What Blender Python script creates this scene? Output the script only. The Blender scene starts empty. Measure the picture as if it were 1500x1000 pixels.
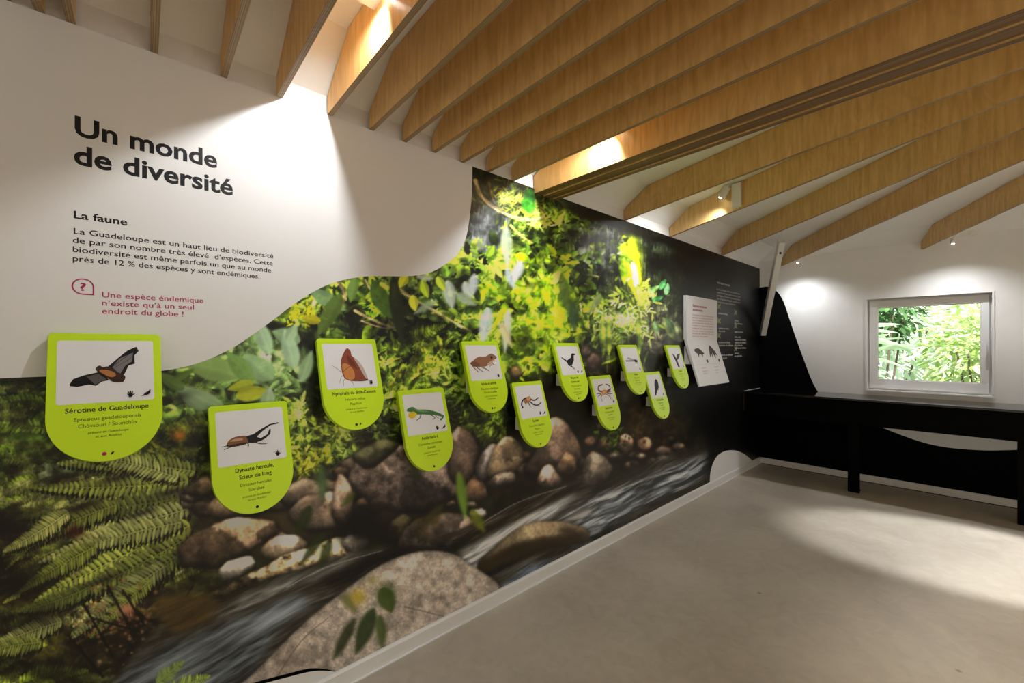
import bpy, bmesh, math, random
import numpy as np
from mathutils import Vector, Matrix
S = bpy.context.scene
COL = S.collection
D = bpy.data
PI = math.pi
rad = math.radians

# ------------------------------------------------------------------ camera
CAM = Vector((0.0, -1.922, 1.5))
FW = (0.6843, 0.7292)
cd = D.cameras.new('camera'); cam = D.objects.new('camera', cd); COL.objects.link(cam)
cd.sensor_width = 36; cd.lens = 640 / 1500 * 36; cd.shift_y = 7 / 1500
cd.clip_start = 0.02; cd.clip_end = 200
cam.location = CAM; cam.rotation_euler = (PI / 2, 0, -math.atan2(FW[0], FW[1]))
S.camera = cam

# ------------------------------------------------------------------ world, lights, exposure
S.view_settings.view_transform = 'Standard'
S.view_settings.look = 'None'
S.view_settings.gamma = 1
S.view_settings.use_curve_mapping = False
S.view_settings.exposure = 0.78
S.cycles.use_denoising = True
S.cycles.max_bounces = 10; S.cycles.diffuse_bounces = 6
S.cycles.sample_clamp_indirect = 6

W = D.worlds.new('sky'); S.world = W; W.use_nodes = True
nt = W.node_tree
bg = nt.nodes['Background']; bg.inputs['Color'].default_value = (0.86, 0.93, 1.0, 1); bg.inputs['Strength'].default_value = 1.6

def light(name, kind, loc, direction, power, color=(1, 1, 1), size=0.03, size_y=None, angle=None, blend=0.2):
    l = D.lights.new(name, kind); o = D.objects.new(name, l); COL.objects.link(o)
    l.energy = power; l.color = color
    if kind == 'AREA':
        l.shape = 'RECTANGLE'; l.size = size; l.size_y = size_y or size
    else:
        l.shadow_soft_size = size
    if kind == 'SPOT':
        l.spot_size = rad(angle); l.spot_blend = blend
    o.location = loc
    o.rotation_euler = Vector(direction).to_track_quat('-Z', 'Y').to_euler()
    return o

COOL = (0.95, 0.975, 1.0)
WARM = (1.0, 0.93, 0.82)
sun = D.lights.new('sun', 'SUN'); so = D.objects.new('sun', sun); COL.objects.link(so)
sun.energy = 6.0; sun.angle = rad(2); sun.color = (1.0, 0.96, 0.88)
so.rotation_euler = Vector((0.75, 0.35, -1.0)).to_track_quat('-Z', 'Y').to_euler()
# added soft fill lights on the unseen sides, lifting the room's ambient level
light('fill_right', 'AREA', (2.2, -6.2, 1.6), (0, 1, -0.1), 13, (1.0, 0.97, 0.93), 4.0, 1.6)
light('fill_rear', 'AREA', (-2.05, -3.6, 1.5), (1, 0.1, -0.05), 4.5, (1.0, 0.97, 0.93), 2.4, 1.6)
# spot lamps of the ceiling: (mouth position, direction, power, cone)
LAMPS = [
    ((0.652, -0.60, 2.625), (0.0, 0.60, -0.80), 18.5, 124, 0.7),
    ((1.915, -0.62, 2.625), (0.05, 0.58, -0.81), 18.5, 124, 0.7),
    ((3.37, -0.60, 2.60), (0.05, 0.62, -0.78), 17, 124, 0.7),
]
for i, (p, d, e, a, b) in enumerate(LAMPS):
    light('spot_light', 'SPOT', p, d, e, COOL, 0.02, angle=a, blend=b)
BACK_LAMPS = [((5.86, -0.50, 2.452), (0.05, 0.0, -1), 18), ((5.80, -1.765, 2.447), (0.05, 0.0, -1), 19), ((5.8, -2.9, 2.45), (0.05, 0.0, -1), 19)]
for p, d, e in BACK_LAMPS:
    light('spot_light', 'SPOT', p, d, e, COOL, 0.02, angle=140, blend=1.0)
# added unseen spot, shaped to cast the bright patch on the right floor
light('spot_light', 'SPOT', (5.15, -4.6, 2.45), (-0.22, 1.0, -0.96), 680, COOL, 0.03, angle=25, blend=0.45)

# added unseen spots without fixtures, brightening the floor and, by bounce, the joists
for x, y, e, an in [(0.0, -3.9, 50, 125), (1.2, -4.9, 90, 112), (-1.2, -2.6, 36, 125), (2.9, -3.3, 110, 88), (2.8, -5.4, 110, 92), (4.0, -4.6, 70, 60)]:
    light('spot_light', 'SPOT', (x, y, 2.45), (0.0, 0.0, -1), e, WARM, 0.04, angle=an, blend=0.5)

# ------------------------------------------------------------------ materials
def mat(name, color, rough=0.5, metal=0.0, spec=0.5, emis=None, **kw):
    m = D.materials.new(name); m.use_nodes = True
    b = m.node_tree.nodes['Principled BSDF']
    b.inputs['Base Color'].default_value = (*color, 1)
    b.inputs['Roughness'].default_value = rough
    b.inputs['Metallic'].default_value = metal
    b.inputs['Specular IOR Level'].default_value = spec
    if emis:
        b.inputs['Emission Color'].default_value = (*emis[0], 1); b.inputs['Emission Strength'].default_value = emis[1]
    for k, v in kw.items():
        b.inputs[k].default_value = v
    return m

def nodes(m):
    return m.node_tree.nodes, m.node_tree.links, m.node_tree.nodes['Principled BSDF']

def noise_color(m, c1, c2, scale=4, detail=6, stretch=(1, 1, 1), bump=0.0, bscale=60, coord='Object', lo=0.35, hi=0.65, dist=0.0):
    N, L, B = nodes(m)
    tc = N.new('ShaderNodeTexCoord'); mp = N.new('ShaderNodeMapping'); mp.inputs['Scale'].default_value = stretch
    L.new(tc.outputs[coord], mp.inputs[0])
    n = N.new('ShaderNodeTexNoise'); n.inputs['Scale'].default_value = scale; n.inputs['Detail'].default_value = detail
    n.inputs['Distortion'].default_value = dist
    L.new(mp.outputs[0], n.inputs['Vector'])
    r = N.new('ShaderNodeValToRGB'); r.color_ramp.elements[0].position = lo; r.color_ramp.elements[1].position = hi
    r.color_ramp.elements[0].color = (*c1, 1); r.color_ramp.elements[1].color = (*c2, 1)
    L.new(n.outputs['Fac'], r.inputs[0]); L.new(r.outputs[0], B.inputs['Base Color'])
    if bump:
        n2 = N.new('ShaderNodeTexNoise'); n2.inputs['Scale'].default_value = bscale; n2.inputs['Detail'].default_value = 4
        L.new(tc.outputs[coord], n2.inputs['Vector'])
        bp = N.new('ShaderNodeBump'); bp.inputs['Strength'].default_value = bump; bp.inputs['Distance'].default_value = 0.01
        L.new(n2.outputs['Fac'], bp.inputs['Height']); L.new(bp.outputs[0], B.inputs['Normal'])
    return r

M = {}
M['white_wall'] = mat('white_wall_paint', (0.78, 0.775, 0.76), 0.75, spec=0.25)
noise_color(M['white_wall'], (0.765, 0.76, 0.745), (0.80, 0.795, 0.78), 3, 4, bump=0.15, bscale=90)
M['ceiling'] = mat('white_ceiling_paint', (0.86, 0.85, 0.82), 0.8, spec=0.2)
M['print_white'] = mat('white_print_film', (0.80, 0.795, 0.785), 0.5, spec=0.3)
M['trim'] = mat('white_satin_trim', (0.80, 0.79, 0.77), 0.3, spec=0.5)
M['pvc'] = mat('white_window_plastic', (0.80, 0.80, 0.80), 0.3, spec=0.5)
M['white_plastic'] = mat('white_plastic', (0.82, 0.82, 0.83), 0.35)
M['white_metal'] = mat('white_powder_coat', (0.78, 0.77, 0.73), 0.4)
M['black'] = mat('black_lacquer', (0.003, 0.003, 0.0034), 0.07, spec=0.9)
M['black_matt'] = mat('black_matt_board', (0.002, 0.002, 0.0022), 0.7, spec=0.04)
M['lime'] = mat('lime_green_acrylic', (0.60, 0.86, 0.022), 0.32, spec=0.4)
M['card'] = mat('white_card_print', (0.80, 0.80, 0.81), 0.45, spec=0.3)
M['ink'] = mat('black_ink', (0.010, 0.010, 0.011), 0.5, spec=0.3)
M['green_ink'] = mat('dark_green_ink', (0.07, 0.12, 0.01), 0.5)
M['magenta'] = mat('magenta_ink', (0.40, 0.012, 0.10), 0.5)
M['pink'] = mat('pink_ink', (0.55, 0.22, 0.28), 0.5)
M['pale_ink'] = mat('pale_grey_ink', (0.62, 0.62, 0.60), 0.5)
M['gold_ink'] = mat('olive_icon_ink', (0.22, 0.24, 0.12), 0.5)
M['shadow_gap'] = mat('dark_gap', (0.02, 0.018, 0.015), 0.8)
M['lamp_glow'] = mat('lamp_lens_glow', (1, 1, 1), 0.4, emis=((1, 0.98, 0.94), 30))

# birch plywood: pale grain running up the sheet, swirling figure
M['ply'] = mat('birch_plywood', (0.6, 0.4, 0.2), 0.42, spec=0.35)
N, L, B = nodes(M['ply'])
tc = N.new('ShaderNodeTexCoord')
oi = N.new('ShaderNodeObjectInfo')
off = N.new('ShaderNodeVectorMath'); off.operation = 'SCALE'; off.inputs[0].default_value = (17, 9, 23)
L.new(oi.outputs['Random'], off.inputs['Scale'])
add = N.new('ShaderNodeVectorMath'); L.new(tc.outputs['Object'], add.inputs[0]); L.new(off.outputs[0], add.inputs[1])
mp = N.new('ShaderNodeMapping'); mp.inputs['Scale'].default_value = (1.0, 9.0, 1.0)
L.new(add.outputs[0], mp.inputs[0])
n1 = N.new('ShaderNodeTexNoise'); n1.inputs['Scale'].default_value = 1.6; n1.inputs['Detail'].default_value = 3; n1.inputs['Distortion'].default_value = 1.2
mpa = N.new('ShaderNodeMapping'); mpa.inputs['Scale'].default_value = (3.4, 1.0, 1.2); L.new(add.outputs[0], mpa.inputs[0])
L.new(mpa.outputs[0], n1.inputs['Vector'])
wv = N.new('ShaderNodeMath'); wv.operation = 'MULTIPLY'; wv.inputs[1].default_value = 60; L.new(n1.outputs['Fac'], wv.inputs[0])
sn = N.new('ShaderNodeMath'); sn.operation = 'SINE'; L.new(wv.outputs[0], sn.inputs[0])
n2 = N.new('ShaderNodeTexNoise'); n2.inputs['Scale'].default_value = 14; n2.inputs['Detail'].default_value = 6
mpb = N.new('ShaderNodeMapping'); mpb.inputs['Scale'].default_value = (3.5, 1.0, 0.35); L.new(add.outputs[0], mpb.inputs[0])
L.new(mpb.outputs[0], n2.inputs['Vector'])
mx = N.new('ShaderNodeMath'); mx.operation = 'MULTIPLY_ADD'; mx.inputs[1].default_value = 0.05
L.new(sn.outputs[0], mx.inputs[0]); L.new(n2.outputs['Fac'], mx.inputs[2])
rp = N.new('ShaderNodeValToRGB'); L.new(mx.outputs[0], rp.inputs[0])
e = rp.color_ramp.elements; e[0].position = 0.30; e[0].color = (0.60, 0.365, 0.13, 1); e[1].position = 0.68; e[1].color = (0.78, 0.52, 0.215, 1)
k = e.new(0.46); k.color = (0.69, 0.43, 0.16, 1)
L.new(rp.outputs[0], B.inputs['Base Color'])

M['ply_edge'] = mat('plywood_edge', (0.4, 0.26, 0.13), 0.6)
N, L, B = nodes(M['ply_edge'])
tc = N.new('ShaderNodeTexCoord'); mp = N.new('ShaderNodeMapping'); mp.inputs['Scale'].default_value = (0.6, 300, 300); L.new(tc.outputs['Object'], mp.inputs[0])
n1 = N.new('ShaderNodeTexNoise'); n1.inputs['Scale'].default_value = 1; n1.inputs['Detail'].default_value = 2; L.new(mp.outputs[0], n1.inputs['Vector'])
rp = N.new('ShaderNodeValToRGB'); L.new(n1.outputs['Fac'], rp.inputs[0])
e = rp.color_ramp.elements; e[0].position = 0.38; e[0].color = (0.15, 0.085, 0.035, 1); e[1].position = 0.62; e[1].color = (0.40, 0.27, 0.14, 1)
L.new(rp.outputs[0], B.inputs['Base Color'])
M['lvl'] = mat('dark_beam_edge', (0.2, 0.11, 0.04), 0.55)
N, L, B = nodes(M['lvl'])
tc = N.new('ShaderNodeTexCoord'); mp = N.new('ShaderNodeMapping'); mp.inputs['Scale'].default_value = (0.5, 90, 90); L.new(tc.outputs['Object'], mp.inputs[0])
n1 = N.new('ShaderNodeTexNoise'); n1.inputs['Scale'].default_value = 1; n1.inputs['Detail'].default_value = 3; L.new(mp.outputs[0], n1.inputs['Vector'])
rp = N.new('ShaderNodeValToRGB'); L.new(n1.outputs['Fac'], rp.inputs[0])
e = rp.color_ramp.elements; e[0].position = 0.35; e[0].color = (0.07, 0.036, 0.012, 1); e[1].position = 0.65; e[1].color = (0.24, 0.13, 0.048, 1)
L.new(rp.outputs[0], B.inputs['Base Color'])

# polished screed floor
M['floor'] = mat('polished_screed', (0.42, 0.38, 0.33), 0.42, spec=0.4)
N, L, B = nodes(M['floor'])
tc = N.new('ShaderNodeTexCoord')
n1 = N.new('ShaderNodeTexNoise'); n1.inputs['Scale'].default_value = 0.9; n1.inputs['Detail'].default_value = 8; n1.inputs['Distortion'].default_value = 0.6
L.new(tc.outputs['Object'], n1.inputs['Vector'])
n2 = N.new('ShaderNodeTexNoise'); n2.inputs['Scale'].default_value = 9; n2.inputs['Detail'].default_value = 8; n2.inputs['Distortion'].default_value = 1.5
L.new(tc.outputs['Object'], n2.inputs['Vector'])
n3 = N.new('ShaderNodeTexVoronoi'); n3.inputs['Scale'].default_value = 3.1; L.new(tc.outputs['Object'], n3.inputs['Vector'])
mm = N.new('ShaderNodeMath'); mm.operation = 'MULTIPLY_ADD'; mm.inputs[1].default_value = 0.45; L.new(n2.outputs['Fac'], mm.inputs[0]); L.new(n1.outputs['Fac'], mm.inputs[2])
rp = N.new('ShaderNodeValToRGB'); L.new(mm.outputs[0], rp.inputs[0])
e = rp.color_ramp.elements; e[0].position = 0.50; e[0].color = (0.36, 0.31, 0.245, 1); e[1].position = 0.95; e[1].color = (0.52, 0.465, 0.385, 1)
st = N.new('ShaderNodeValToRGB'); L.new(n3.outputs['Distance'], st.inputs[0])
st.color_ramp.elements[0].position = 0.012; st.color_ramp.elements[0].color = (0.35, 0.3, 0.25, 1); st.color_ramp.elements[1].position = 0.05; st.color_ramp.elements[1].color = (1, 1, 1, 1)
mix = N.new('ShaderNodeMix'); mix.data_type = 'RGBA'; mix.blend_type = 'MULTIPLY'; mix.inputs[0].default_value = 0.8
L.new(rp.outputs[0], mix.inputs[6]); L.new(st.outputs[0], mix.inputs[7]); L.new(mix.outputs[2], B.inputs['Base Color'])
rr = N.new('ShaderNodeMapRange'); rr.inputs['To Min'].default_value = 0.34; rr.inputs['To Max'].default_value = 0.58; L.new(n2.outputs['Fac'], rr.inputs[0]); L.new(rr.outputs[0], B.inputs['Roughness'])

# window glass: clear, a little mirror
g = D.materials.new('clear_glass'); g.use_nodes = True
gn, gl = g.node_tree.nodes, g.node_tree.links
for n in list(gn): gn.remove(n)
o_ = gn.new('ShaderNodeOutputMaterial'); tr = gn.new('ShaderNodeBsdfTransparent'); gs = gn.new('ShaderNodeBsdfGlossy'); gs.inputs['Roughness'].default_value = 0.02
fr = gn.new('ShaderNodeFresnel'); fr.inputs[0].default_value = 1.45; ms = gn.new('ShaderNodeMixShader')
gl.new(fr.outputs[0], ms.inputs[0]); gl.new(tr.outputs[0], ms.inputs[1]); gl.new(gs.outputs[0], ms.inputs[2]); gl.new(ms.outputs[0], o_.inputs[0])
M['glass'] = g

# ------------------------------------------------------------------ helpers
def link(name, me, m=None, parent=None, smooth=False):
    o = D.objects.new(name, me); COL.objects.link(o)
    if m is not None:
        for x in (m if isinstance(m, (list, tuple)) else [m]):
            me.materials.append(x)
    if parent: o.parent = parent
    if smooth:
        for p in me.polygons: p.use_smooth = True
    return o

def from_bm(name, bm, m=None, parent=None, smooth=False):
    bmesh.ops.recalc_face_normals(bm, faces=bm.faces)
    me = D.meshes.new(name); bm.to_mesh(me); bm.free()
    return link(name, me, m, parent, smooth)

def add_box(bm, a, b, mtx=None, mi=0):
    x0, y0, z0 = (min(a[i], b[i]) for i in range(3)); x1, y1, z1 = (max(a[i], b[i]) for i in range(3))
    vs = [bm.verts.new(Vector(p) if mtx is None else mtx @ Vector(p)) for p in
          [(x0, y0, z0), (x1, y0, z0), (x1, y1, z0), (x0, y1, z0), (x0, y0, z1), (x1, y0, z1), (x1, y1, z1), (x0, y1, z1)]]
    fs = []
    for f in [(0, 3, 2, 1), (4, 5, 6, 7), (0, 1, 5, 4), (1, 2, 6, 5), (2, 3, 7, 6), (3, 0, 4, 7)]:
        q = bm.faces.new([vs[i] for i in f]); q.material_index = mi; fs.append(q)
    return fs

def bevel(bm, w, seg=2):
    bmesh.ops.bevel(bm, geom=list(bm.edges), offset=w, segments=seg, profile=0.7, affect='EDGES', clamp_overlap=True)

def box(name, a, b, m, parent=None, bev=0.0, mtx=None):
    bm = bmesh.new(); add_box(bm, a, b, mtx)
    if bev: bevel(bm, bev)
    return from_bm(name, bm, m, parent)

def add_prism(bm, pts, t, to3, mi=0, mi_side=None):
    """outline pts (u,v), thickness range t=(w0,w1); to3(u,v,w) -> Vector"""
    a = [bm.verts.new(to3(u, v, t[0])) for u, v in pts]
    b = [bm.verts.new(to3(u, v, t[1])) for u, v in pts]
    n = len(pts)
    f1 = bm.faces.new(a); f2 = bm.faces.new(b[::-1]); f1.material_index = f2.material_index = mi
    for i in range(n):
        q = bm.faces.new([a[i], b[i], b[(i + 1) % n], a[(i + 1) % n]]); q.material_index = mi if mi_side is None else mi_side

def add_cyl(bm, p0, p1, r0, r1=None, seg=20, caps=True, mi=0):
    p0, p1 = Vector(p0), Vector(p1); r1 = r0 if r1 is None else r1
    d = (p1 - p0).normalized(); q = d.to_track_quat('Z', 'Y')
    A, Bv = [], []
    for i in range(seg):
        c = Vector((math.cos(2 * PI * i / seg), math.sin(2 * PI * i / seg), 0))
        A.append(bm.verts.new(p0 + q @ (c * r0))); Bv.append(bm.verts.new(p1 + q @ (c * r1)))
    for i in range(seg):
        f = bm.faces.new([A[i], A[(i + 1) % seg], Bv[(i + 1) % seg], Bv[i]]); f.material_index = mi; f.smooth = True
    if caps:
        bm.faces.new(A[::-1]).material_index = mi; bm.faces.new(Bv).material_index = mi

def tag(o, label=None, cat=None, group=None, kind=None):
    if label: o['label'] = label
    if cat: o['category'] = cat
    if group: o['group'] = group
    if kind: o['kind'] = kind
    return o

def thing(name, loc, label, cat, group=None, rot=None):
    o = D.objects.new(name, None); COL.objects.link(o); o.location = loc
    o.empty_display_size = 0.1
    if rot: o.rotation_euler = rot
    return tag(o, label, cat, group)

def struct(o):
    o['kind'] = 'structure'; return o

def smooth_curve(pts, n=8, closed=False):
    out = []; m = len(pts)
    rng = range(m) if closed else range(m - 1)
    for i in rng:
        g = (lambda j: pts[j % m]) if closed else (lambda j: pts[max(0, min(m - 1, j))])
        p0, p1, p2, p3 = g(i - 1), g(i), g(i + 1), g(i + 2)
        for s in range(n):
            t = s / n
            out.append(tuple(0.5 * ((2 * p1[k]) + (-p0[k] + p2[k]) * t + (2 * p0[k] - 5 * p1[k] + 4 * p2[k] - p3[k]) * t * t +
                                    (-p0[k] + 3 * p1[k] - 3 * p2[k] + p3[k]) * t ** 3) for k in range(2)))
    if not closed: out.append(tuple(pts[-1]))
    return out

def sheet(name, pts, m, parent, to3, th=0.0005, w0=0.0):
    """thin printed / cut film of any outline, triangulated"""
    bm = bmesh.new()
    add_prism(bm, pts, (w0, w0 + th), to3)
    bm.normal_update()
    bmesh.ops.triangulate(bm, faces=[f for f in bm.faces if len(f.verts) > 4])
    return from_bm(name, bm, m, parent)

def text_part(name, body, m, parent, to3, u0, v0, width=None, height=0.02, bold=0.0, align='L', res=3, w0=0.0008, lift=0.0):
    """one line of lettering fitted to a width (or natural width) and a capital height"""
    c = D.curves.new(name, 'FONT'); c.body = body; c.size = 1; c.resolution_u = res; c.offset = bold
    o = D.objects.new(name, c); COL.objects.link(o)
    dg = bpy.context.evaluated_depsgraph_get(); dg.update()
    me = D.meshes.new_from_object(o.evaluated_get(dg))
    D.objects.remove(o); D.curves.remove(c)
    co = [v.co.copy() for v in me.vertices]
    xs = [p.x for p in co]; x0, x1 = min(xs), max(xs)
    sy = height / 0.73
    sx = sy if width is None else width / (x1 - x0)
    wtot = (x1 - x0) * sx
    ux = u0 if align == 'L' else u0 - wtot / 2
    for v, p in zip(me.vertices, co):
        v.co = to3(ux + (p.x - x0) * sx, v0 + p.y * sy, w0)
    return link(name, me, m, parent)
# ------------------------------------------------------------------ room shell
XL, XB, YR, YW = -2.2, 6.18, -6.4, 0.012
Z1, Z2 = 2.585, 2.722
struct(box('floor', (XL - .15, YR - .15, -0.12), (XB + .15, YW + .15, 0), M['floor']))
struct(box('wall_left', (XL - .15, YW, 0), (XB, YW + .15, Z1), M['white_wall']))
struct(box('wall_right', (XL - .15, YR - .15, 0), (XB + .15, YR, Z1), M['white_wall']))
struct(box('wall_rear', (XL - .15, YR, 0), (XL, YW, Z1), M['white_wall']))
# back wall with the window opening
WY0, WY1, WZ0, WZ1 = -2.03, -1.07, 1.01, 2.03
bm = bmesh.new()
X0, X1 = XB, XB + .26
ya, yb = YR, YW + .15
add_box(bm, (X0, ya, 0), (X1, yb, WZ0)); add_box(bm, (X0, ya, WZ1), (X1, yb, Z1))
add_box(bm, (X0, ya, WZ0), (X1, WY0, WZ1)); add_box(bm, (X0, WY1, WZ0), (X1, yb, WZ1))
struct(from_bm('wall_back', bm, M['white_wall']))
# ceiling: coved edge rising from the wall head to the flat; the flat drops 4 cm right of the thick beam
ZL, ZR = 2.738, 2.692
bm = bmesh.new()
ins = 0.25
def bx_(y): return 2.11 + (y * math.tan(rad(2)))
rows = []
for (ys, zz_) in [(YR, None), (YR + ins, 1), (YW - ins, 1), (YW, None)]:
    r_ = []
    for k, x in enumerate([XL, XL + ins, bx_(ys), bx_(ys), XB - ins, XB]):
        zf = Z1 if (zz_ is None or k in (0, 5)) else (ZL if k < 3 else ZR)
        r_.append(bm.verts.new((x, ys, zf)))
    rows.append(r_)
for j in range(3):
    for k in range(5):
        if k == 2 and False: continue
        try: bm.faces.new([rows[j][k], rows[j][k + 1], rows[j + 1][k + 1], rows[j + 1][k]])
        except ValueError: pass
bmesh.ops.remove_doubles(bm, verts=bm.verts, dist=1e-5)
bmesh.ops.dissolve_degenerate(bm, edges=bm.edges, dist=1e-5)
o = from_bm('ceiling', bm, M['ceiling']); struct(o)
# slim picture rail on the back wall under the cove
struct(box('trim_1', (XB - .006, YR, 2.468), (XB, YW, 2.48), M['white_wall']))

def skirting(name, along, a, b):
    prof = [(0, 0), (0.016, 0), (0.016, 0.068), (0.011, 0.077), (0, 0.077)]
    bm = bmesh.new()
    if along == 'x': add_prism(bm, prof, (a, b), lambda u, v, w: Vector((w, -u, v)))
    else: add_prism(bm, prof, (a, b), lambda u, v, w: Vector((XB - u, w, v)))
    return from_bm(name, bm, M['trim'])
struct(skirting('baseboard_left', 'x', XL, XB - .017))
struct(skirting('baseboard_back', 'y', YR, YW - 0.013))
# dark joint between screed and skirting on the back wall, white strip drawing in the highlight along the left one
struct(box('trim_2', (XB - .026, YR, 0.0), (XB - .0165, -0.03, 0.006), M['shadow_gap']))
struct(box('highlight_strip', (XL, -0.024, 0.0), (XB - .03, -0.0165, 0.006), M['white_plastic']))

# ------------------------------------------------------------------ window
win = thing('window_1', (XB, (WY0 + WY1) / 2, WZ0), None, None); win['kind'] = 'structure'
def wbox(bm, y0, y1, z0, z1, x0, x1): add_box(bm, (x0 - XB, y0 - (WY0 + WY1) / 2, z0 - WZ0), (x1 - XB, y1 - (WY0 + WY1) / 2, z1 - WZ0))
def ring(bm, y0, y1, z0, z1, w, x0, x1):
    wbox(bm, y0, y1, z0, z0 + w, x0, x1); wbox(bm, y0, y1, z1 - w, z1, x0, x1)
    wbox(bm, y0, y0 + w, z0 + w, z1 - w, x0, x1); wbox(bm, y1 - w, y1, z0 + w, z1 - w, x0, x1)
bm = bmesh.new(); ring(bm, WY0, WY1, WZ0, WZ1, 0.014, XB - .012, XB + .145); from_bm('window_casing', bm, M['trim'], win)
bm = bmesh.new(); ring(bm, WY0 + .014, WY1 - .014, WZ0 + .014, WZ1 - .014, 0.032, XB + .085, XB + .145); bevel(bm, .003, 1); from_bm('window_frame', bm, M['pvc'], win)
sash = from_bm_ = None
GY0, GY1, GZ0, GZ1 = -1.945, -1.165, 1.135, 1.925
bm = bmesh.new()
def bwbox(y0, y1, z0, z1): wbox(bm, y0, y1, z0, z1, XB + .062, XB + .13)
bwbox(WY0 + .03, WY1 - .03, WZ0 + .03, GZ0); bwbox(WY0 + .03, WY1 - .03, GZ1, WZ1 - .03)
bwbox(WY0 + .03, GY0, GZ0, GZ1); bwbox(GY1, WY1 - .03, GZ0, GZ1)
bevel(bm, .003, 1)
sash = from_bm('sash', bm, M['pvc'], win)
bm = bmesh.new(); ring(bm, GY0 - .002, GY1 + .002, GZ0 - .002, GZ1 + .002, 0.01, XB + .07, XB + .075); from_bm('glazing_bead', bm, M['trim'], sash)
bm = bmesh.new(); wbox(bm, GY0, GY1, GZ0, GZ1, XB + .092, XB + .098); from_bm('pane', bm, M['glass'], sash)
bm = bmesh.new()
hy = WY0 + .062 - (WY0 + WY1) / 2; hz = 1.50 - WZ0
add_box(bm, (.046, hy - .014, hz - .035), (.062, hy + .014, hz + .035))
add_cyl(bm, (.062, hy, hz + .01), (.018, hy, hz + .01), .009, seg=12)
add_box(bm, (.014, hy - .011, hz - .10), (.026, hy + .011, hz + .02))
from_bm('window_handle', bm, M['white_plastic'], win)
#struct(box('trim_4', (XB - .03, WY0 - .02, WZ0 - .022), (XB - .0005, WY1 + .02, WZ0 - 0.001), M['trim'], bev=.004))

# ------------------------------------------------------------------ garden beyond the window
struct(box('ground', (XB + .3, -14, -0.4), (XB + 18, 12, -0.3), mat('garden_soil', (0.06, 0.07, 0.025), 0.9)))
def leafmat(name, c1, c2):
    m = mat(name, c1, 0.45, spec=0.4)
    N, L, B = nodes(m)
    gm = N.new('ShaderNodeNewGeometry'); r = N.new('ShaderNodeValToRGB')
    r.color_ramp.elements[0].color = (*c1, 1); r.color_ramp.elements[1].color = (*c2, 1)
    L.new(gm.outputs['Random Per Island'], r.inputs[0]); L.new(r.outputs[0], B.inputs['Base Color'])
    tl = N.new('ShaderNodeBsdfTranslucent'); L.new(r.outputs[0], tl.inputs[0])
    mx = N.new('ShaderNodeMixShader'); mx.inputs[0].default_value = 0.3
    out = N['Material Output']; L.new(B.outputs[0], mx.inputs[1]); L.new(tl.outputs[0], mx.inputs[2]); L.new(mx.outputs[0], out.inputs[0])
    return m
LM = [leafmat('yellow_green_leaf', (0.26, 0.44, 0.07), (0.82, 0.90, 0.50)), leafmat('dark_green_leaf', (0.03, 0.09, 0.025), (0.16, 0.34, 0.10)),
      leafmat('pale_green_leaf', (0.45, 0.65, 0.40), (0.85, 0.95, 0.75))]
M['bark'] = mat('brown_stem', (0.10, 0.07, 0.045), 0.8)
def add_leaf(V, Fc, base, d, side, ln, wd, droop=0.25):
    prof = [(0, 0.0), (0.25, 0.8), (0.55, 1.0), (0.82, 0.6), (1, 0.0)]
    nrm = d.cross(side).normalized(); i0 = len(V)
    for t, w in prof:
        c = base + d * (ln * t) - Vector((0, 0, 1)) * (droop * ln * t * t)
        if w == 0: V.append(c)
        else:
            V.append(c + side * (wd * w * .5) + nrm * (wd * .12)); V.append(c); V.append(c - side * (wd * w * .5) + nrm * (wd * .12))
    a = i0
    Fc.extend([(a, a + 1, a + 2), (a, a + 2, a + 3)])
    for k in range(2):
        q = a + 1 + 3 * k
        Fc.extend([(q, q + 3, q + 4, q + 1), (q + 1, q + 4, q + 5, q + 2)])
    q = a + 7
    Fc.extend([(q, a + 10, q + 1), (q + 1, a + 10, q + 2)])
def shrub(name, loc, r, n, m, ln, wd, label, seed, group='plants beyond the window', h=1.0):
    rnd = random.Random(seed)
    t = thing(name, loc, label, 'plant', group)
    V, Fc = [], []
    for i in range(n):
        u = Vector((rnd.gauss(0, 1), rnd.gauss(0, 1), rnd.gauss(0, 1))).normalized() * (rnd.random() ** .45)
        p = Vector((u.x * r, u.y * r, h + u.z * r * 1.1))
        d = (u + Vector((rnd.gauss(0, .6), rnd.gauss(0, .6), rnd.gauss(0, .4)))).normalized()
        sd = d.cross(Vector((rnd.gauss(0, .35), rnd.gauss(0, .35), 1))).normalized()
        l_ = ln * rnd.uniform(.6, 1.3)
        add_leaf(V, Fc, p, d, sd, l_, wd * rnd.uniform(.7, 1.2), rnd.uniform(.1, .5))
    me = D.meshes.new('foliage'); me.from_pydata(V, [], Fc); me.update()
    f = link('foliage', me, m, t, True); f['kind'] = 'stuff'
    bm = bmesh.new()
    for k in range(5):
        a = rnd.uniform(0, 6.28)
        add_cyl(bm, (0.03 * math.cos(a), 0.03 * math.sin(a), -.28), (r * .6 * math.cos(a), r * .6 * math.sin(a), h), .025, .01, 8)
    from_bm('stem', bm, M['bark'], t)
    return t
shrub('leafy_shrub', (8.35, -1.98, 0), 0.62, 1250, LM[0], .13, .06, 'sunlit yellow-green shrub filling the right half of the window', 3, h=1.45)
shrub('leafy_shrub', (9.75, -0.75, 0), 0.62, 900, LM[1], .15, .07, 'dark green shrub seen through the upper left of the window', 5, h=2.15)
shrub('leafy_shrub', (7.75, -0.78, 0), 0.32, 420, LM[2], .11, .05, 'pale green low shrub behind the lower left window corner', 7, h=1.02)
shrub('leafy_shrub', (10.3, -2.6, 0), 0.9, 1300, LM[0], .17, .08, 'yellow-green shrub farther back behind the right of the window', 9, h=1.95)
shrub('leafy_shrub', (11.6, -0.6, 0), 1.1, 1300, LM[2], .2, .09, 'pale green tall bush far back on the left of the window', 11, h=1.8)
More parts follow.
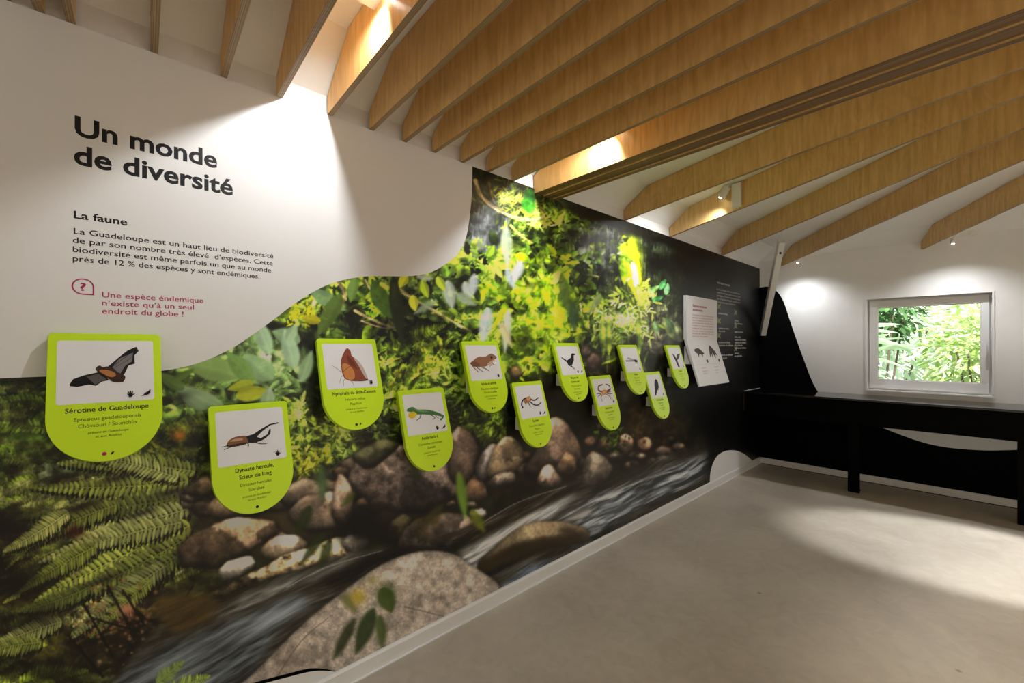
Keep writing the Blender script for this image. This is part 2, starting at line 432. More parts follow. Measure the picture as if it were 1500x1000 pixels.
shrub('leafy_shrub', (16.2, -2.4, 0), 2.1, 2400, LM[0], .26, .12, 'farthest bush, closing the garden view behind the window', 13, h=1.9)
# big-leaved plant crossing the window
t = thing('broad_leaf_plant', (8.75, -0.55, 0), 'broad-leaved plant with long pale leaves arching across the window view', 'plant')
rnd = random.Random(4)
for k in range(9):
    V, Fc = [], []
    a = -1.75 + 0.25 * k + rnd.uniform(-.1, .1); zz = rnd.uniform(1.3, 1.75); st = Vector((0.1 * rnd.uniform(-1, 1), 0.1 * rnd.uniform(-1, 1), zz))
    d = Vector((math.cos(a) * .5 - .3, -abs(math.sin(a)) - .2, rnd.uniform(.05, .5))).normalized()
    sd = d.cross(Vector((.4, 0, 1))).normalized()
    add_leaf(V, Fc, st, d, sd, rnd.uniform(.6, .95), rnd.uniform(.14, .2), .35)
    me = D.meshes.new('leaf'); me.from_pydata(V, [], Fc); link('leaf', me, LM[2], t, True)
bm = bmesh.new(); add_cyl(bm, (0, 0, -.28), (0, 0, 1.5), .05, .03, 10); from_bm('stem', bm, M['bark'], t)

# ------------------------------------------------------------------ ceiling joists
def joist(name, foot, deg=None, end=None, length=3.2, th=0.021, zb=2.5, zt=2.734, cham=0.25, mats=None, label=None, group=None, cos=1.0, far_cham=False, off=0.0):
    foot = Vector((foot[0], foot[1], 0))
    if end is not None:
        dv = Vector((end[0], end[1], 0)) - foot; length = dv.length - 0.16; dv.normalize()
    else:
        dv = Vector((math.sin(rad(deg)), -math.cos(rad(deg)), 0))
    ang = math.atan2(dv.y, dv.x)
    pts = [(0, zb), (length, zb)]
    if far_cham: pts += [(length, 2.58), (length - cham, zt)]
    else: pts += [(length, zt)]
    pts += [(cham / cos, zt), (0.0, 2.58)]
    pts = [(u, v - zb) for u, v in pts]
    bm = bmesh.new()
    add_prism(bm, pts, (off - th / 2, off + th / 2), lambda u, v, w: Vector((u, w, v)), 0, 1)
    o = from_bm(name, bm, mats or [M['ply'], M['ply_edge']])
    o.location = (foot.x, foot.y, zb); o.rotation_euler = (0, 0, ang)
    if label: tag(o, label, 'joist', group)
    return o
G = 'plywood joists across the ceiling'
ordn = ['first', 'second', 'third', 'fourth', 'fifth', 'sixth', 'seventh', 'eighth', 'ninth', 'tenth', 'eleventh', 'twelfth', 'thirteenth', 'fourteenth', 'fifteenth']
left_x = [1.81, 1.615, 1.43, 1.25, 1.08, .91, .72, .52, .33, .13, -.07]
for i, x in enumerate(left_x):
    joist('ceiling_joist', (x, -.0005), deg=-3, length=6.37, far_cham=True, label='%s plywood ceiling joist to the left of the thick laminated beam' % ordn[i], group=G)
for i, (x, a) in enumerate([(-.135, -7), (-.2, -12)]):
    joist('ceiling_joist', (x, -.0005), deg=a, length=(3.0, 2.6, 2.2, 2.0, 1.8)[i] if i else 3.2, label='%s narrow plywood joist in the top left corner, left of the close parallel ones' % ordn[i] if i < 2 else 'plywood joist beyond the top left corner, %s from the corner pair' % ordn[i - 2], group=G)
APEX = (1.96, -3.2)
def fan(fx, fy):
    if abs(fy) < .02: c = abs(fy - APEX[1]) / math.hypot(fx - APEX[0], fy - APEX[1])
    else: c = abs(fx - APEX[0]) / math.hypot(fx - APEX[0], fy - APEX[1])
    return c
fans = [((3.03, -.0005), 'first'), ((3.79, -.0005), 'second'), ((4.98, -.0005), 'third'), ((6.1795, -.25), 'fourth'), ((6.1795, -1.53), 'fifth'), ((6.1795, -2.52), 'sixth'),
        ((6.1795, -3.5), 'seventh'), ((6.1795, -4.5), 'eighth'), ((6.1795, -5.9), 'ninth')]
for f, nm in fans:
    ex = (APEX[0] + 0.10, APEX[1])
    dv = Vector((f[0] - ex[0], f[1] - ex[1])); 
    # stop short of each other around the hub
    joist('ceiling_joist', f, zt=2.690, end=(ex[0] + dv.x * .03, ex[1] + dv.y * .03), cos=fan(*f), label='%s fanned plywood joist to the right of the thick laminated beam' % nm, group=G)
# thick beam: laminated plies
bt = thing('laminated_beam', (2.11, 0, 2.468), 'thick laminated plywood beam with dark striped underside crossing the ceiling', 'beam', rot=(0, 0, rad(-90 - 2)))
M['grey_strip'] = mat('pale_grey_strip', (.42, .40, .36), .5)
plies = [(-.105, .022, 0.012, M['grey_strip']), (-.074, .030, 0.0, M['lvl']), (-.036, .040, 0.006, M['lvl']), (.008, .040, 0.0, M['lvl']), (.052, .040, 0.006, M['lvl']), (.094, .036, 0.0, M['lvl'])]
for off, th, dz, em in plies:
    zt_ = .266 if off < 0 else .222
    pts = [(0, dz), (6.36, dz), (6.36, .11), (6.11, zt_), (.25, zt_), (0, .112)]
    bm = bmesh.new()
    add_prism(bm, pts, (off - th / 2, off + th / 2), lambda u, v, w: Vector((u, -w, v)), 0, 1)
    from_bm('ply_board', bm, [M['ply'], em], bt)
for o in bt.children: pass

# white corner strut rising from the wall corner
bm = bmesh.new()
a, b = Vector((6.12, -.055, 1.66)), Vector((5.385, -.463, 2.645))
d = (b - a).normalized(); q = d.to_track_quat('Z', 'X').to_matrix().to_4x4(); q.translation = a
Ls = (b - a).length
add_box(bm, (-.045, -.03, 0), (.045, .03, Ls), q)
bevel(bm, .004, 1)
st = thing('corner_strut', a, 'white diagonal strut with a bolt rising from the dark corner to the ceiling', 'strut')
o = from_bm('strut_bar', bm, M['white_metal']); o.parent = st; o.location = -a
bm = bmesh.new()
add_cyl(bm, q @ Vector((-.045, 0, Ls - .12)), q @ Vector((-.058, 0, Ls - .12)), .012, seg=6)
o = from_bm('bolt', bm, M['shadow_gap']); o.parent = st; o.location = -a

# ------------------------------------------------------------------ spot lamps
def spot_lamp(p, d, label, hang=0.0, k=1.0, bx=None):
    """driver box on the joist, arm, tilted cylinder head; p is the mouth"""
    p = Vector(p); d = Vector(d).normalized()
    t = thing('spot_lamp', p, label, 'lamp', 'white spot lamps between the joists')
    bk = -d * .10
    bm = bmesh.new(); add_cyl(bm, bk * k, -d * .012, .028 * k, .03 * k, 20); from_bm('lamp_head', bm, M['white_metal'], t)
    bm = bmesh.new(); bmesh.ops.create_uvsphere(bm, u_segments=16, v_segments=8, radius=.017 * k, matrix=Matrix.Translation(-d * (.022 if k == 1 else .0145))); from_bm('lens', bm, M['lamp_glow'], t, True)
    c = -d * .06
    bm = bmesh.new(); add_cyl(bm, c, c + Vector((0, -.035, .05)), .008, seg=10); from_bm('arm', bm, M['white_metal'], t)
    bm = bmesh.new(); add_box(bm, *bx) if bx else add_box(bm, (-.028 * k, -.16, c.z + .005 - hang), (.028 * k, -.095, min(c.z + .055 + hang * .2, 2.68 - p.z)))
    bevel(bm, .003, 1); from_bm('driver_box', bm, M['white_metal'], t)
    return t
spot_lamp(LAMPS[0][0], LAMPS[0][1], 'white spot lamp glowing between joists above the wall title', bx=((-.032, -.02, .03), (.040, .10, .105)))
spot_lamp(LAMPS[1][0], LAMPS[1][1], 'white spot lamp glowing beside the thick laminated beam')
spot_lamp(LAMPS[2][0], LAMPS[2][1], 'white spot lamp with tilted head right of the laminated beam', .14)
for (p, d, e), lb in zip(BACK_LAMPS, ['small white spot lamp near the white corner strut', 'small white spot lamp above the window', 'small white spot lamp at the right end of the back wall']):
    spot_lamp(p, d, lb, 0, .6)

# ------------------------------------------------------------------ black wave board on the back wall
w = [(0.0, .078), (0.0, 2.255), (-.08, 2.262), (-.174, 2.214), (-.265, 2.07), (-.36, 1.75), (-.48, 1.36), (-.614, 0.99), (-.78, .83), (-1.0, .71), (-1.2, .623), (-1.474, .525), (-1.677, .488), (-1.913, .495), (-2.131, .532), (-2.5, .62), (-3.0, .66), (-3.6, .6), (-4.2, .5), (-5.2, .34), (-6.39, .25)]
pts = w[:2] + smooth_curve(w[2:], 6) + [(-6.39, .078)]
bm = bmesh.new()
add_prism(bm, [(min(u, -0.0005), v) for u, v in pts], (0.0, 0.003), lambda u, v, ww: Vector((XB - .0003 - ww, u, v)))
bmesh.ops.recalc_face_normals(bm, faces=bm.faces); bm.normal_update()
bmesh.ops.triangulate(bm, faces=[f for f in bm.faces if len(f.verts) > 4])
o = from_bm('wave_board', bm, M['black_matt']); tag(o, 'matt black board with a curved wave edge covering the lower back wall', 'wall panel')

# ------------------------------------------------------------------ display counter
ct = thing('display_counter', (5.6, -.02, 0), 'long glossy black counter on dark legs under the window', 'counter')
def cb(name, a, b, m=M['black'], bev=.002):
    o_ = Vector((5.6, -.02, 0)); return box(name, Vector(a) - o_, Vector(b) - o_, m, ct, bev)
cb('countertop', (5.58, -4.6, .945), (6.172, -.004, .965))
cb('apron', (5.6, -4.58, .70), (5.62, -.004, .9445), M['black_matt'])
cb('end_highlight', (5.585, -.0125, .9655), (6.17, -.0085, .9685), M['white_metal'], 0)  # thin pale part drawing in the highlight on the top's left edge
cb('corner_highlight', (5.597, -.0125, .72), (5.5995, -.0085, .9445), M['lvl'], 0)  # thin part drawing in the highlight down the front corner edge
for y in (-1.05, -2.2, -3.4, -4.5):
    cb('leg', (5.625, y - .048, 0.0005), (5.66, y + .048, .9445), M['black_matt'])
    o_ = Vector((5.6, -.02, 0))
    bm = bmesh.new(); add_prism(bm, [(5.6605, 0.0005), (5.6605, .05), (5.70, .02), (5.76, .008), (5.76, 0.0005)], (y - .04, y + .04), lambda u, v, w_: Vector((u, w_, v)) - o_)
    from_bm('foot', bm, M['black_matt'], ct)
# ------------------------------------------------------------------ the printed jungle stream: painted procedurally, stored per vertex
# canvas coordinates (px, py) follow the print through one fixed homography (see wall_xz); they are only the
# drawing grid of the print, every colour ends up at its own place on the wall panel
PX0, PY0, PW, PH = -150, 236, 1275, 1010
rs = np.random.RandomState(7)
rp_ = random.Random(21)
CAN = np.zeros((PH, PW, 3)); CAN[:] = (13, 17, 8)
YY, XX = np.mgrid[0:PH, 0:PW].astype(float); XX += PX0; YY += PY0

def vnoise(x, y, seed=0):
    r = np.random.RandomState(seed).rand(256, 256)
    xi = np.floor(x).astype(int); yi = np.floor(y).astype(int); fx = x - xi; fy = y - yi
    fx = fx * fx * (3 - 2 * fx); fy = fy * fy * (3 - 2 * fy)
    a = r[yi % 256, xi % 256]; b = r[yi % 256, (xi + 1) % 256]; c = r[(yi + 1) % 256, xi % 256]; d = r[(yi + 1) % 256, (xi + 1) % 256]
    return (a * (1 - fx) + b * fx) * (1 - fy) + (c * (1 - fx) + d * fx) * fy
def fbm(x, y, seed=0, o=4):
    s = 0; a = .5
    for k in range(o):
        s = s + a * vnoise(x * 2 ** k, y * 2 ** k, seed + k); a *= .5
    return s
def win_(x0, y0, x1, y1):
    a = max(0, int(x0 - PX0)); b = min(PW, int(x1 - PX0) + 2); c = max(0, int(y0 - PY0)); d = min(PH, int(y1 - PY0) + 2)
    return (slice(c, d), slice(a, b)) if b > a and d > c else None
def put(sl, m, col):
    m = np.clip(m, 0, 1)[..., None]; CAN[sl] = CAN[sl] * (1 - m) + np.asarray(col) * m
def blob(x, y, rx, ry, col, op=1.0, ang=0, p=2.0):
    R = max(rx, ry) * 1.9; sl = win_(x - R, y - R, x + R, y + R)
    if sl is None: return
    dx = XX[sl] - x; dy = YY[sl] - y; c, s = math.cos(ang), math.sin(ang)
    q = ((dx * c + dy * s) / rx) ** 2 + ((-dx * s + dy * c) / ry) ** 2
    put(sl, op * np.exp(-q ** (p / 2) * 1.2), col)
def leaf(x, y, ln, ang, wd, col, soft=0.8, vein=0.18, op=1.0):
    """pointed leaf from its base at x,y along ang (degrees, 0 = right, 90 = up)"""
    a = math.radians(ang); c, s = math.cos(a), -math.sin(a)
    cx, cy = x + c * ln / 2, y + s * ln / 2; R = ln / 2 + wd
    sl = win_(cx - R, cy - R, cx + R, cy + R)
    if sl is None: return
    dx = XX[sl] - x; dy = YY[sl] - y
    u = (dx * c + dy * s) / ln; v = (-dx * s + dy * c)
    uc = np.clip(u, 0, 1); h = wd * .5 * np.sin(PI * uc ** .8) ** .8
    d = h - np.abs(v); m = np.clip(d / soft + .5, 0, 1) * (u > 0) * (u < 1) * op
    sh = 1.0 + vein * np.sign(v) * np.clip(np.abs(v) / (wd * .25 + .3), 0, 1) + vein * np.exp(-(v / (wd * .09 + .4)) ** 2)
    mm = np.clip(m, 0, 1)[..., None]
    CAN[sl] = CAN[sl] * (1 - mm) + np.clip(np.asarray(col)[None, None] * sh[..., None], 0, 255) * mm
def stroke(pts, w, col, w2=None, op=1.0, soft=0.8):
    P = smooth_curve(pts, 10) if len(pts) > 2 else pts
    n = len(P) - 1
    for i in range(n):
        (x0, y0), (x1, y1) = P[i], P[i + 1]
        ww = w + ((w if w2 is None else w2) - w) * i / max(1, n)
        sl = win_(min(x0, x1) - ww - 2, min(y0, y1) - ww - 2, max(x0, x1) + ww + 2, max(y0, y1) + ww + 2)
        if sl is None: continue
        dx, dy = x1 - x0, y1 - y0; L2 = dx * dx + dy * dy + 1e-6
        t = np.clip(((XX[sl] - x0) * dx + (YY[sl] - y0) * dy) / L2, 0, 1)
        d = np.hypot(XX[sl] - x0 - t * dx, YY[sl] - y0 - t * dy)
        put(sl, op * np.clip((ww / 2 - d) / soft + .5, 0, 1), col)
def frond(x, y, ln, ang, wd, col, n=16, droop=0.0, jit=8):
    """fern frond: rachis from x,y, paired leaflets that shorten to the tip"""
    P = []; a = ang; px, py = x, y
    for i in range(n + 1):
        P.append((px, py, a)); st = ln / n
        px += math.cos(math.radians(a)) * st; py -= math.sin(math.radians(a)) * st; a += droop / n
    for i, (px, py, a) in enumerate(P):
        t = i / n; L_ = wd * (1 - t) ** .8 * min(1, .45 + 2.5 * t) + 2
        for sd in (1, -1):
            k = rp_.uniform(.75, 1.15)
            leaf(px, py, L_ * rp_.uniform(.85, 1.1), a + sd * (62 + rp_.uniform(-jit, jit)), max(1.6, ln / n * .8), [v * k for v in col], .7, .12)
    stroke([(p[0], p[1]) for p in P[::4]] + [(P[-1][0], P[-1][1])], 1.4, [v * 1.15 for v in col], .6)
def poly_mask(sl, P):
    x = XX[sl]; y = YY[sl]; ins = np.zeros(x.shape, bool); n = len(P)
    for i in range(n):
        x0, y0 = P[i]; x1, y1 = P[(i + 1) % n]
        if y0 == y1: continue
        cnd = ((y0 > y) != (y1 > y)) & (x < (x1 - x0) * (y - y0) / (y1 - y0) + x0); ins ^= cnd
    return ins.astype(float)
def blur(a, r):
    r = int(r)
    for ax in (0, 1):
        for _ in range(2):
            pad = [(0, 0), (0, 0)] + [(0, 0)] * (a.ndim - 2); pad[ax] = (r + 1, r)
            c = np.cumsum(np.pad(a, pad, mode='edge'), axis=ax)
            a = (np.take(c, range(2 * r + 1, c.shape[ax]), axis=ax) - np.take(c, range(0, c.shape[ax] - 2 * r - 1), axis=ax)) / (2 * r + 1)
    return a
def rock(P, col, top=1.35, bot=.45, seed=0, ns=.09, na=.55, moss=None, edge=6, curve=True):
    rr_ = random.Random(seed * 7 + 1)
    sz = max(max(p[0] for p in P) - min(p[0] for p in P), max(p[1] for p in P) - min(p[1] for p in P))
    if curve and edge >= 10: P = smooth_curve(P, 4, True)
    elif curve:
        Q = []
        for i in range(len(P)):
            a, b = P[i], P[(i + 1) % len(P)]
            Q += [(a[0] * .82 + b[0] * .18, a[1] * .82 + b[1] * .18), (a[0] * .18 + b[0] * .82, a[1] * .18 + b[1] * .82)]
        P = Q
    if edge < 10: P = [(x + rr_.uniform(-1, 1) * sz * .02, y + rr_.uniform(-1, 1) * sz * .02) for x, y in P]
    xs = [p[0] for p in P]; ys = [p[1] for p in P]
    sl = win_(min(xs) - 12, min(ys) - 12, max(xs) + 12, max(ys) + 12)
    if sl is None: return
    m = poly_mask(sl, P); ms = blur(m, 1)
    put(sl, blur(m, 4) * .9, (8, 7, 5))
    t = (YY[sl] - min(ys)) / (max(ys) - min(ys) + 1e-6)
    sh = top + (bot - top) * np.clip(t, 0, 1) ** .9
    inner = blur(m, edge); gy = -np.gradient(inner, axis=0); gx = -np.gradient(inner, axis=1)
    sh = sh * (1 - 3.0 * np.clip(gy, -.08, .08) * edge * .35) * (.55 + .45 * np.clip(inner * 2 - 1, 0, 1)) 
    nz = fbm(XX[sl] * ns * .6, YY[sl] * ns * .6, seed, 6); n2 = fbm(XX[sl] * ns * 3.5, YY[sl] * ns * 3.5, seed + 9, 3)
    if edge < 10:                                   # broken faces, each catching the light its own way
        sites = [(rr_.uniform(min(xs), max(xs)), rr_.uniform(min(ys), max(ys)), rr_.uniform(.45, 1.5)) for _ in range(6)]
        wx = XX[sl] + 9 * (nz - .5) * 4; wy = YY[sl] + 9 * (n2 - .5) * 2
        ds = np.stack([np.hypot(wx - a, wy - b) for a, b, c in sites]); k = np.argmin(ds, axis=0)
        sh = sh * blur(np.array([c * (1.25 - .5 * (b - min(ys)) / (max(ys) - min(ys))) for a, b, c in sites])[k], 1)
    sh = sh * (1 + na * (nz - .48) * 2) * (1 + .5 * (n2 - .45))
    cg = np.asarray(col, float); cg = cg * .66 + cg.mean() * .34 * np.array((1.04, 1.0, .95))
    C = cg[None, None] * sh[..., None] * (1.22 if edge < 10 else 1.0)
    if moss is not None:
        w = np.clip((fbm(XX[sl] * .05, YY[sl] * .05, seed + 31, 4) - .42) * 6, 0, 1) * np.clip(1.3 - 1.6 * t, 0, 1)
        C = C * (1 - w[..., None]) + np.asarray(moss)[None, None] * (sh * 1.05)[..., None] * w[..., None]
    mm = ms[..., None]; CAN[sl] = CAN[sl] * (1 - mm) + np.clip(C, 0, 255) * mm
def foliage(x, y, rx, ry, n, ln, wd, cols, ang=(0, 360), soft=.8, vary=.3, gauss=True, op=1.0):
    for i in range(n):
        if gauss: px, py = rp_.gauss(x, rx * .5), rp_.gauss(y, ry * .5)
        else: px, py = rp_.uniform(x - rx, x + rx), rp_.uniform(y - ry, y + ry)
        c = rp_.choice(cols); k = rp_.uniform(1 - vary, 1 + vary)
        l_ = ln * rp_.uniform(.6, 1.4)
        leaf(px, py, l_, rp_.uniform(*ang), wd * rp_.uniform(.7, 1.3) * l_ / ln, [v * k for v in c], soft, op=op)
def water(P, base, light, ang, seed=0, thr=.5, gain=3.0, along=60., across=5., soft=5):
    xs = [p[0] for p in P]; ys = [p[1] for p in P]
    sl = win_(min(xs) - 10, min(ys) - 10, max(xs) + 10, max(ys) + 10)
    m = blur(poly_mask(sl, P), soft)
    a = math.radians(ang); u = XX[sl] * math.cos(a) - YY[sl] * math.sin(a); v = XX[sl] * math.sin(a) + YY[sl] * math.cos(a)
    wv = v + 6 * (fbm(u / 70., v / 40., seed + 3, 2) - .5) * 3
    n = fbm(u / along, wv / across, seed, 4) * .6 + fbm(u / (along * .35), wv / (across * .4), seed + 17, 3) * .4
    w = np.clip((n - thr) * gain + .5, 0, 1)
    C = np.asarray(base)[None, None] * (1 - w[..., None]) + np.asarray(light)[None, None] * w[..., None]
    CAN[sl] = CAN[sl] * (1 - m[..., None]) + C * m[..., None]

def kc(c, k):
    return [v * k for v in c]

def scatter(x0, y0, x1, y1, n, ln, wd, lo, hi, ang=(0, 360), soft=.8, tint=(1, 1, 1), minlum=0):
    """leaves that take up the local mass colour, lighter and darker"""
    snap = blur(CAN, 5)
    for i in range(n):
        px, py = rp_.uniform(x0, x1), rp_.uniform(y0, y1)
        yy, xx = int(py - PY0), int(px - PX0)
        if not (0 <= yy < PH and 0 <= xx < PW): continue
        c = snap[yy, xx]
        if c.sum() < minlum: continue
        k = rp_.uniform(lo, hi); l_ = ln * rp_.uniform(.5, 1.5)
        leaf(px, py, l_, rp_.uniform(*ang), wd * l_ / ln * rp_.uniform(.6, 1.4), [c[j] * k * tint[j] for j in range(3)], soft, .14)

def paint():
    global CAN
    # --- broad masses
    base = [
        (-80, 640, 130, 120, (38, 48, 16)), (60, 700, 150, 90, (44, 54, 20)), (150, 790, 170, 90, (70, 76, 32)), (-60, 860, 120, 90, (20, 18, 8)), (20, 860, 60, 80, (12, 9, 5)),
        (-100, 1000, 160, 120, (50, 58, 16)), (40, 950, 90, 60, (46, 44, 14)), (180, 900, 90, 60, (52, 40, 20)),
        (250, 640, 90, 60, (40, 52, 16)), (330, 540, 110, 60, (74, 96, 40)), (400, 520, 70, 60, (92, 118, 70)), (450, 460, 70, 40, (80, 96, 30)), (440, 660, 60, 50, (52, 62, 20)),
        (560, 430, 60, 40, (70, 88, 30)), (620, 500, 70, 60, (80, 104, 26)), (590, 560, 60, 50, (56, 72, 20)), (650, 440, 60, 50, (96, 118, 60)), (700, 400, 60, 60, (100, 130, 40)),
        (740, 460, 60, 70, (118, 146, 50)), (800, 430, 60, 80, (128, 160, 24)), (790, 340, 50, 50, (84, 110, 30)), (710, 340, 30, 50, (58, 62, 62)), (860, 360, 50, 40, (56, 64, 54)),
        (870, 470, 60, 50, (66, 84, 34)), (920, 480, 60, 40, (80, 96, 44)), (960, 500, 30, 50, (58, 52, 46)), (880, 560, 60, 30, (22, 14, 8)), (940, 620, 60, 40, (44, 34, 20)), (650, 600, 50, 40, (18, 22, 10)),
        (540, 610, 60, 50, (34, 42, 14)), (500, 640, 40, 30, (40, 44, 20)), (830, 580, 40, 30, (14, 8, 5)),
    ]
    for x, y, rx, ry, c in base: blob(x, y, rx * 1.15, ry * 1.15, kc(c, 1.12), .92)
    tex = fbm(XX * .035, YY * .045, 3, 5); CAN *= (1 + 1.3 * (tex - .47))[..., None] * 1.0
    CAN = np.clip(CAN, 0, 255)
    scatter(-150, 540, 300, 1240, 1500, 30, 6, .3, 2.1, (150, 240), 1.6)
    scatter(230, 400, 520, 700, 900, 26, 9, .35, 1.9, (90, 230), 1.6)
    scatter(480, 400, 700, 640, 1300, 16, 6, .3, 2.0)
    scatter(680, 250, 1020, 560, 2200, 13, 4.5, .3, 1.9, (40, 320))
    G1 = [(96, 124, 30), (120, 150, 36), (66, 92, 26), (140, 168, 50)]
    G2 = [(40, 56, 20), (28, 42, 16), (58, 76, 26), (18, 28, 10)]
    Y1 = [(140, 182, 14), (158, 200, 26), (112, 152, 18), (176, 206, 64), (92, 130, 16), (60, 88, 18)]
    PL = [(176, 192, 176), (150, 172, 140), (196, 206, 196)]
    B1 = [(8, 10, 6), (14, 16, 10), (5, 7, 4)]
    # --- far wall of leaves, upper right
    foliage(760, 290, 70, 40, 120, 16, 4, G2 + [(110, 136, 30)], soft=1)
    foliage(850, 320, 80, 40, 150, 14, 4, G2 + B1, soft=1)
    # grey rain-like mist with streaks; the leftmost patch paints in a pool of light
    for (x0, y0, x1, y1, n, c) in [(694, 300, 745, 392, 200, (122, 126, 128)), (838, 330, 900, 395, 190, (118, 126, 120)), (880, 330, 960, 480, 160, (74, 80, 72)), (860, 390, 950, 520, 190, (84, 92, 60)), (950, 330, 1000, 470, 90, (40, 44, 34))]:
        for i in range(n):
            x, y = rp_.uniform(x0, x1), rp_.uniform(y0, y1); k = rp_.uniform(.35, 1.15); l_ = rp_.uniform(10, 34)
            stroke([(x, y), (x + rp_.uniform(-3, 3), y + l_)], rp_.uniform(.8, 2), [v * k for v in c], .5, op=.75)
    blob(712, 330, 22, 40, (126, 130, 134), .45); blob(870, 362, 34, 24, (120, 128, 126), .45)
    # --- mid wall foliage
    foliage(780, 330, 40, 45, 130, 14, 5, G1 + G2, soft=1); foliage(830, 400, 45, 90, 230, 17, 6, G1 + G2 + B1, soft=1)
    foliage(800, 305, 50, 22, 70, 13, 4, G1, ang=(200, 340))
    for (x, y, r) in [(738, 283, 26), (745, 300, 22), (776, 300, 24), (785, 322, 22), (772, 290, 18)]:
        for i in range(34):
            a = rp_.uniform(0, 360); leaf(x + rp_.gauss(0, 9), y + rp_.gauss(0, 7), r * rp_.uniform(.3, .8), a, 2.2, kc((170, 184, 70), rp_.uniform(.7, 1.15)), .6)
    leaf(768, 290, 26, -60, 20, (60, 150, 36), 1.6); leaf(775, 276, 24, -80, 18, (70, 160, 50), 1.6)
    foliage(705, 400, 55, 45, 230, 18, 9, G1 + [(150, 180, 40)] + B1[:1], soft=1)
    foliage(720, 470, 55, 50, 230, 18, 8, G1 + Y1[:2] + B1[:2], soft=1)
    foliage(640, 440, 60, 45, 210, 18, 9, G1 + G2, soft=1)
    foliage(600, 510, 75, 60, 330, 17, 7, G1 + G2 + B1, soft=1)
    foliage(850, 470, 45, 55, 230, 16, 5, G1 + G2, ang=(40, 140), soft=1)
    foliage(905, 470, 50, 40, 200, 14, 3, G1 + [(160, 176, 90)], soft=.8)
    foliage(800, 450, 48, 70, 420, 18, 8, Y1, soft=1.2)
    foliage(770, 500, 50, 40, 170, 16, 7, Y1 + G1, soft=1)
    blob(806, 446, 20, 48, (160, 204, 14), .5, ang=-.25); blob(770, 492, 26, 14, (160, 196, 20), .4); blob(744, 420, 20, 26, (150, 196, 36), .35)
    for x, y, r in [(806, 392, 9), (795, 455, 8), (850, 395, 10), (842, 470, 11), (783, 402, 7), (727, 452, 6), (836, 505, 12), (690, 385, 7), (664, 480, 8), (880, 500, 8)]:
        blob(x, y, r, r * .8, (10, 12, 8), .9)
        foliage(x, y, r, r, 8, 10, 3, G2)
    # vines
    stroke([(696, 264), (706, 288), (728, 306), (752, 318), (778, 322), (795, 318)], 5, (150, 130, 90), 3)
    stroke([(697, 268), (712, 296), (740, 313), (775, 320)], 1.6, (206, 184, 130), 1)
    stroke([(716, 266), (724, 296), (742, 310)], 2, (130, 112, 60), 1.2)
    stroke([(748, 330), (762, 344), (780, 356)], 3, (190, 190, 80), 2)
    stroke([(790, 305), (798, 318), (800, 334)], 2, (190, 190, 70), 1)
    # hanging golden leaf and its ferny tail
    blob(926, 380, 13, 40, (196, 220, 10), .9, ang=-.12); leaf(913, 344, 104, -76, 25, (214, 232, 20), 2, .1); leaf(913, 362, 56, -88, 15, (140, 190, 30), 2, .1); leaf(926, 380, 56, -80, 9, (236, 236, 190), 3, .0)
    for i in range(70):
        x, y = rp_.gauss(943, 9), rp_.gauss(430, 12); leaf(x, y, rp_.uniform(6, 13), rp_.uniform(200, 340), 3, kc((176, 206, 60), rp_.uniform(.6, 1.1)))
    foliage(905, 378, 16, 30, 30, 9, 4, G1 + [(130, 140, 100)])
    for (x, y, a, c) in [(955, 440, 20, (66, 130, 70)), (966, 424, 60, (56, 110, 60)), (975, 432, 80, (86, 150, 84)), (950, 428, 30, (110, 160, 80))]: leaf(x, y, 18, a, 8, c)
    leaf(1000, 500, 46, 130, 20, (140, 156, 84), 2); leaf(990, 470, 26, -80, 9, (150, 164, 110), 2); leaf(958, 470, 22, -70, 9, (96, 124, 76), 2); leaf(975, 465, 30, -60, 10, (70, 96, 60), 2)
    for i in range(60):
        x = rp_.uniform(882, 950); y = rp_.uniform(450, 505); a = rp_.uniform(20, 160)
        stroke([(x, y), (x + 8 * math.cos(math.radians(a)), y - 9 * math.sin(math.radians(a))), (x + 14 * math.cos(math.radians(a)), y - 8 * math.sin(math.radians(a)))], 1.4, kc((196, 200, 130), rp_.uniform(.6, 1.1)), .6)
    for x in (884, 892, 936): leaf(x, 520, 60, 92, 9, (150, 180, 60), 1.5)
    # --- upper left of the print: big soft leaves
    foliage(470, 440, 70, 34, 150, 20, 8, G1 + G2 + [(150, 140, 90)], soft=1.2)
    foliage(530, 430, 60, 40, 110, 24, 9, G2 + G1, soft=1.4)
    for (x, y, rx, ry) in [(415, 480, 26, 9), (520, 470, 22, 18), (448, 500, 14, 22), (410, 590, 20, 10), (255, 555, 26, 12), (520, 455, 16, 22), (455, 560, 9, 50), (600, 585, 20, 14), (560, 600, 22, 12)]: blob(x, y, rx, ry, (9, 9, 7), .88)
    for i in range(60): leaf(rp_.gauss(440, 16), rp_.gauss(460, 9), rp_.uniform(6, 13), rp_.uniform(0, 360), 3, kc((196, 200, 16), rp_.uniform(.7, 1.1)))
    for i in range(50): leaf(rp_.gauss(548, 9), rp_.gauss(458, 7), rp_.uniform(6, 12), rp_.uniform(0, 180), 3, kc((120, 176, 30), rp_.uniform(.7, 1.1)))
    stroke([(520, 455), (545, 468), (580, 482)], 4, (176, 150, 104), 2.4); stroke([(535, 410), (556, 448), (578, 478)], 2.5, (130, 110, 80), 1.4); stroke([(530, 470), (560, 480), (582, 478)], 2, (190, 166, 120), 1)
    stroke([(575, 416), (600, 434), (640, 458), (690, 485)], 4.5, (168, 150, 90), 2.2); stroke([(590, 430), (640, 456), (676, 480)], 1.2, (214, 196, 140), .8); stroke([(490, 405), (505, 430), (500, 450)], 5, (120, 100, 70), 3)
